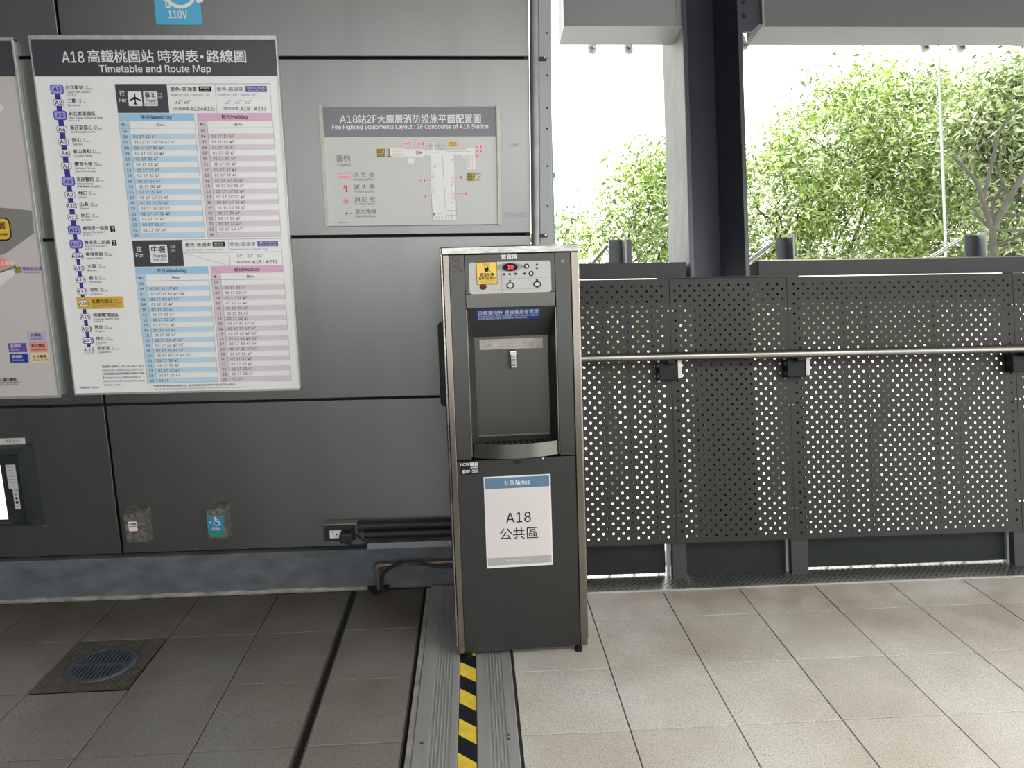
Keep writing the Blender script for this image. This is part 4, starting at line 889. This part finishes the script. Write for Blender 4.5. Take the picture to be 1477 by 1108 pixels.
b.add([(-.112, onslope(zb_)-.0008, zb_), (.090, onslope(zb_)-.0008, zb_), (.090, onslope(za)-.0008, za), (-.112, onslope(za)-.0008, za)], [(0, 1, 2, 3)], BLUE)
tb = MB(); text(tb, '自備環保杯', -.1065, 1.0985, .0150, WHITE, 0, wd=.078, bold=.03); text(tb, '重複使用省資源', -.023, 1.0985, .0150, WHITE, 0, wd=.107, bold=.03)
text(tb, 'Bringing your own reusable cup helps to reduce', -.1065, 1.0882, .0085, WHITE, 0, wd=.190, bold=.01); text(tb, 'unnecessary waste and saves resources', -.1065, 1.0815, .0085, WHITE, 0, wd=.155, bold=.01)
b.add([(x, onslope(z)-.0014, z) for x, _, z in tb.v], tb.f, WHITE); kb(b, 'blue_sticker', parent=niche)
b = MB(); b.keep = True; b.rect(-.1045, .102, .9805, 1.0135, dy-.001, LABELG); b.rect(-.1035, -.065, .9815, 1.0125, dy-.0014, mat('worn_label_left', (.30, .28, .25), .5, 0, .3, 90))
for q in range(3): b.line(-.055, 1.007-q*.009, .09, 1.007-q*.009, .0012, dy-.0016, MAPD)
text(b, '1234', .094, 1.0075, .008, INKG, dy-.0018, 'R') if False else None
kb(b, 'instruction_label', parent=niche)
b = MB(); b.box(-.011, .011, .040, .08, .965, .978, STAIN, .003); b.box(-.0095, .0095, .030, .050, .919, .970, STAINB, .003); b.box(-.0105, .0105, .0285, .052, .964, .970, STAIN, .001); kb(b, 'tap', parent=niche)
for k in range(9):
    pass
b = MB(); 
for k in range(8): b.box(-.0075, .0075, .0290, .031, .922+k*.005, .9245+k*.005, KDARK)
kb(b, 'tap_grip', parent=niche)
# drip tray: curved front
n = 16; b = MB(); arcp = []
for i in range(n+1):
    u = i/n; x = -.138+.271*u; arcp.append((x, .003-.048*math.sin(math.pi*u)**.8))
zt, zb2 = .686, .641
V = [(x, y, zt) for x, y in arcp]+[(x, y, zb2) for x, y in arcp]+[(x, y+.004, zt) for x, y in arcp]+[(x, y+.006, zt-.005) for x, y in arcp]
m1 = n+1
b.add(V, [(i, i+1, m1+i+1, m1+i) for i in range(n)], KSTRIP, True); b.add(V, [(i, i+1, 2*m1+i+1, 2*m1+i) for i in range(n)]+[(2*m1+i, 2*m1+i+1, 3*m1+i+1, 3*m1+i) for i in range(n)], KSTRIP)
b.add([(x, y+.006, zt-.005) for x, y in arcp]+[(.133, .09, zt-.005), (-.138, .09, zt-.005)], [list(range(n+3))], KDARK)
b.add([(x, y, zb2) for x, y in arcp]+[(.133, .02, zb2), (-.138, .02, zb2)], [list(range(n+3))], KDARK); tray = kb(b, 'drip_tray')
b = MB()
for k in range(11): b.box(-.098+k*.0182, -.088+k*.0182, -.02+.002*abs(k-5), .06, zt-.0048, zt-.0042, BLACK)
kb(b, 'tray_slot', parent=tray)
b = MB(); b.prism([(.014*math.cos(math.radians(180+180*i/10)), .6265+.012*math.sin(math.radians(180+180*i/10))) for i in range(11)], -.0006, .0, BLACK); kb(b, 'finger_notch', parent=door)
for x, z in ((-.085, .628), (.082, .6295)):
    b = MB(); b.tube([(x, 0, z), (x, -.0015, z)], .0028, BLACK if x < 0 else WHITE, 8); kb(b, 'screw', parent=door)
b = MB(); b.keep = True; b.rect(-.1835, -.1225, .5885, .6325, -.0008, INK)
text(b, 'LCW', -.1815, .6215, .0125, WHITE, -.0012, wd=.029, bold=.03, sx=1); text(b, '龍泉', -.1515, .6215, .0135, WHITE, -.0012, wd=.026, bold=.03); text(b, '服務專線', -.127, .6105, .006, WHITE, -.0012, 'R'); text(b, '☎387-3303', -.1255, .5985, .012, WHITE, -.0012, 'R', wd=.052, bold=.02); kb(b, 'service_sticker', parent=door)
# notice (a sheet fixed to the door)
b = MB(); b.keep = True
b.box(-.1105, .1045, -.0022, -.0002, .2785, .578, mat('clear_notice_sleeve', (.62, .63, .62), .25), .0006); nt_ = kb(b, 'notice_sleeve', parent=door)
b = MB(); b.keep = True; b.rect(-.1065, .1000, .2855, .5735, -.0026, NOTP); b.rect(-.1065, .1000, .5385, .5735, -.0029, NOTB); b.rect(-.1065, .1000, .2875, .3120, -.0029, NOTG)
text(b, '公 告', -.0450, .556, .0175, WHITE, -.0033, wd=.032, bold=.005); text(b, 'Notice', -.0085, .556, .0195, WHITE, -.0033, wd=.047, bold=.005)
text(b, 'A18', -.0030, .4415, .046, INK, -.0033, 'C', wd=.080, bold=.004); text(b, '公共區', -.0030, .388, .043, INK, -.0033, 'C', wd=.124, bold=.006)
text(b, '桃園大眾捷運股份有限公司', -.001, .3005, .0085, NOTP, -.0033, 'C', wd=.07); b.flat(ell(-.042, .3005, .004, .0035, 8), -.0033, NOTP); kb(b, 'notice_sheet', parent=door)
# feet
KI = KM.inverted()
for x, y in ((.183, .010), (-.183, .010), (.183, .33), (-.183, .33)):
    P = KM @ Vector((x, y, 0)); top = Vector((P.x, P.y, P.z+.004)); bot = Vector((P.x, P.y, 0))
    b = MB(); b.tube([KI @ top, KI @ Vector((P.x, P.y, .010))], .008, BLACK, 10); b.tube([KI @ Vector((P.x, P.y, .010)), KI @ bot], .013, BLACK, 12)
    kb(b, 'levelling_foot')
b = MB(); b.box(-.238, -.2115, .07, .22, .80, 1.075, STEELD, .012); kb(b, 'side_housing')

# ================================================================== outside
b = MB(); b.box(-40, 60, 3.3, 90, -5.7, -5.6, GROUND); b.box(-40, 60, -70, -6, -5.7, -5.6, GROUND); struct(b.build('floor_outside'))
b = MB(); b.box(-4.6, 5.5, 2.95, 3.75, -.35, -.06, BEAM); struct(b.build('trim_2'))
rs = np.random.RandomState(11)
def foliage(blobs, n, mats_, size, parent, seed):
    r = np.random.RandomState(seed); vol = np.array([q[3]*q[5] for q in blobs]); vol = vol/vol.sum()
    V = []; Fm = []; nb = len(blobs)
    ncl = n//26
    which = r.choice(nb, ncl, p=vol)
    B = np.array(blobs)[which]
    d = r.normal(size=(ncl, 3)); d /= np.linalg.norm(d, axis=1)[:, None]; rad = r.uniform(.35, 1, ncl)**.6
    C = B[:, :3]+d*rad[:, None]*B[:, 3:6]
    P = np.repeat(C, 26, 0)+r.normal(size=(ncl*26, 3))*np.array([.13, .13, .11])
    k = len(P)
    az = r.uniform(0, 2*np.pi, k); el = r.uniform(-1.1, .35, k)
    ax = np.stack([np.cos(az)*np.cos(el), np.sin(az)*np.cos(el), np.sin(el)], 1)
    up = r.normal(size=(k, 3))*.6+np.array([0, 0, 1.]); sd_ = np.cross(ax, up); sd_ /= np.linalg.norm(sd_, axis=1)[:, None]; nn = np.cross(sd_, ax)
    L = size*r.uniform(.6, 1.3, k)[:, None]; W_ = L*r.uniform(.24, .36, k)[:, None]
    v0 = P; v1 = P+ax*L*.45+sd_*W_*.5+nn*L*.06; v2 = P+ax*L-nn*L*.10; v3 = P+ax*L*.45-sd_*W_*.5+nn*L*.06
    V = np.stack([v0, v1, v2, v3], 1).reshape(-1, 3); idx = np.arange(k)*4
    Fs = np.stack([idx, idx+1, idx+2, idx, idx+2, idx+3], 1).reshape(-1, 3)
    me = bpy.data.meshes.new('foliage'); me.from_pydata(V.tolist(), [], Fs.tolist())
    for m in mats_: me.materials.append(m)
    mi = np.repeat(r.choice(len(mats_), ncl), 26); me.polygons.foreach_set('material_index', np.repeat(mi, 2).astype(np.int32))
    o = bpy.data.objects.new('foliage', me); COL.objects.link(o); o.parent = parent; o['kind'] = 'stuff'
    o.location = -Vector(parent.location); return C
def branchy(mb, p0, p1, r0, r1, wob, seed, n=6):
    rr = random.Random(seed); P0, P1 = Vector(p0), Vector(p1); pts = []
    for i in range(n+1):
        u = i/n; p = P0.lerp(P1, u)+(Vector((rr.uniform(-1, 1), rr.uniform(-1, 1), rr.uniform(-.5, .5)))*wob if 0 < i < n else Vector((0, 0, 0))); pts.append(p)
    pts = smooth(pts, 3); k = len(pts)-1
    mb.tube(pts, [r0+(r1-r0)*i/k for i in range(k+1)], BARK, 7)
def tree(label, base_, fork, blobs, n, mats_, size, seed, limbs=(), r0=.11):
    t = thing('leafy_tree', label, 'tree', base_, 'trees outside the glass')
    b = MB(); branchy(b, base_, fork, r0, r0*.6, .12, seed, 7); b.build('trunk', parent=t, base=base_)
    C = foliage(blobs, n, mats_, size, t, seed)
    rr = random.Random(seed)
    for q, bl in enumerate(blobs):
        c = Vector(bl[:3]); b = MB(); branchy(b, fork, c, r0*.33, .010, .18, seed+q, 5)
        for w_ in range(5):
            d = Vector((rr.uniform(-1, 1), rr.uniform(-1, 1), rr.uniform(-.3, 1))).normalized(); e = c+Vector((d.x*bl[3], d.y*bl[4], d.z*bl[5]))*.8
            s0 = Vector(fork).lerp(c, rr.uniform(.5, .95)); branchy(b, s0, e, .016, .004, .08, seed*7+q*5+w_, 4)
        b.build('branch', parent=t, base=base_)
    for q, (pts, ra, rb) in enumerate(limbs):
        b = MB(); pp_ = smooth(pts, 4); k = len(pp_)-1; b.tube(pp_, [ra+(rb-ra)*i/k for i in range(k+1)], BARK, 8); b.build('branch', parent=t, base=base_)
    return t
def at(u, v, Y):      # rough direction helper for laying out the trees at real distances
    d = ca*((u-738.5)/F_PX)-cb*((v-554)/F_PX)+cf; k = Y/d.y; return (d.x*k, Y, EYE+d.z*k)
# left bay tree
tree('slender tree left of the column, its crown rising toward the column', (2.1, 10.2, -5.6), (2.0, 10.0, -.2),
     [(1.35, 9.5, 1.0, .75, .7, .85), (2.3, 9.8, 1.9, .7, .7, .8), (3.0, 10.2, 1.95, .85, .8, 1.0), (1.9, 9.6, .2, 1.2, .8, .8), (2.9, 9.6, .6, 1.0, .8, .9)], 20000, (LEAF1, LEAF2), .105, 3)
tree('broad bright green tree just right of the column', (4.6, 10.4, -5.6), (4.5, 10.2, -.6),
     [(4.05, 9.6, 1.85, .9, .8, .95), (4.9, 9.8, 2.65, .85, .8, .95), (5.2, 9.8, 1.3, 1.2, .8, 1.1), (4.2, 9.6, .5, 1.2, .8, .8), (5.7, 10.0, 2.85, .8, .8, .95)], 30000, (LEAF1, LEAF1, LEAF3), .105, 5)
tree('tall tree with pale drooping leaves behind the glass joint', (6.6, 11.0, -5.6), (6.5, 10.8, -.4),
     [(6.4, 10.2, 2.65, .95, .8, 1.15), (7.0, 10.5, 1.5, 1.1, .9, 1.1), (6.0, 10.0, .6, 1.2, .8, 1.0), (7.5, 10.8, 2.55, .8, .8, 1.25)], 26000, (LEAF2, LEAF3, LEAF1), .11, 8)
F1 = at(1431, 332, 7.6); 
tree('near tree at the right edge with a bare forked trunk', (F1[0]-.1, 7.7, -5.6), F1,
     [(at(1470, 150, 8.2)[0], 8.2, at(1470, 150, 8.2)[2]-.1, 0.62, .6, .7), (at(1500, 260, 8.2)[0], 8.2, at(1500, 260, 8.2)[2], .6, .6, .7), (at(1420, 190, 8.3)[0], 8.3, at(1420, 190, 8.3)[2], .45, .5, .45), (at(1480, 350, 8.3)[0], 8.3, at(1480, 350, 8.3)[2]-.2, .6, .5, .4)], 15000, (LEAF2, LEAF3), .10, 12,
     limbs=[([F1, at(1418, 290, 7.6), at(1408, 262, 7.6), at(1385, 236, 7.6), at(1372, 224, 7.6)], .030, .014), ([F1, at(1450, 296, 7.6), at(1470, 262, 7.6), at(1490, 235, 7.6)], .038, .028),
            ([at(1418, 290, 7.6), at(1432, 230, 7.7), at(1442, 190, 7.7), at(1468, 155, 7.7)], .022, .012), ([at(1385, 236, 7.6), at(1405, 215, 7.6), at(1440, 196, 7.6)], .012, .006)], r0=.055)
tree('rounded tree farther right, beyond the edge of the frame', (10.6, 11.0, -5.6), (10.5, 10.8, -.4),
     [(9.6, 10.4, 2.4, 1.1, .9, 1.2), (10.8, 10.6, 1.8, 1.2, .9, 1.3), (11.8, 10.8, 2.6, .9, .9, 1.1), (10.2, 10.4, .6, 1.4, .9, .9)], 22000, (LEAF1, LEAF2, LEAF3), .11, 31)
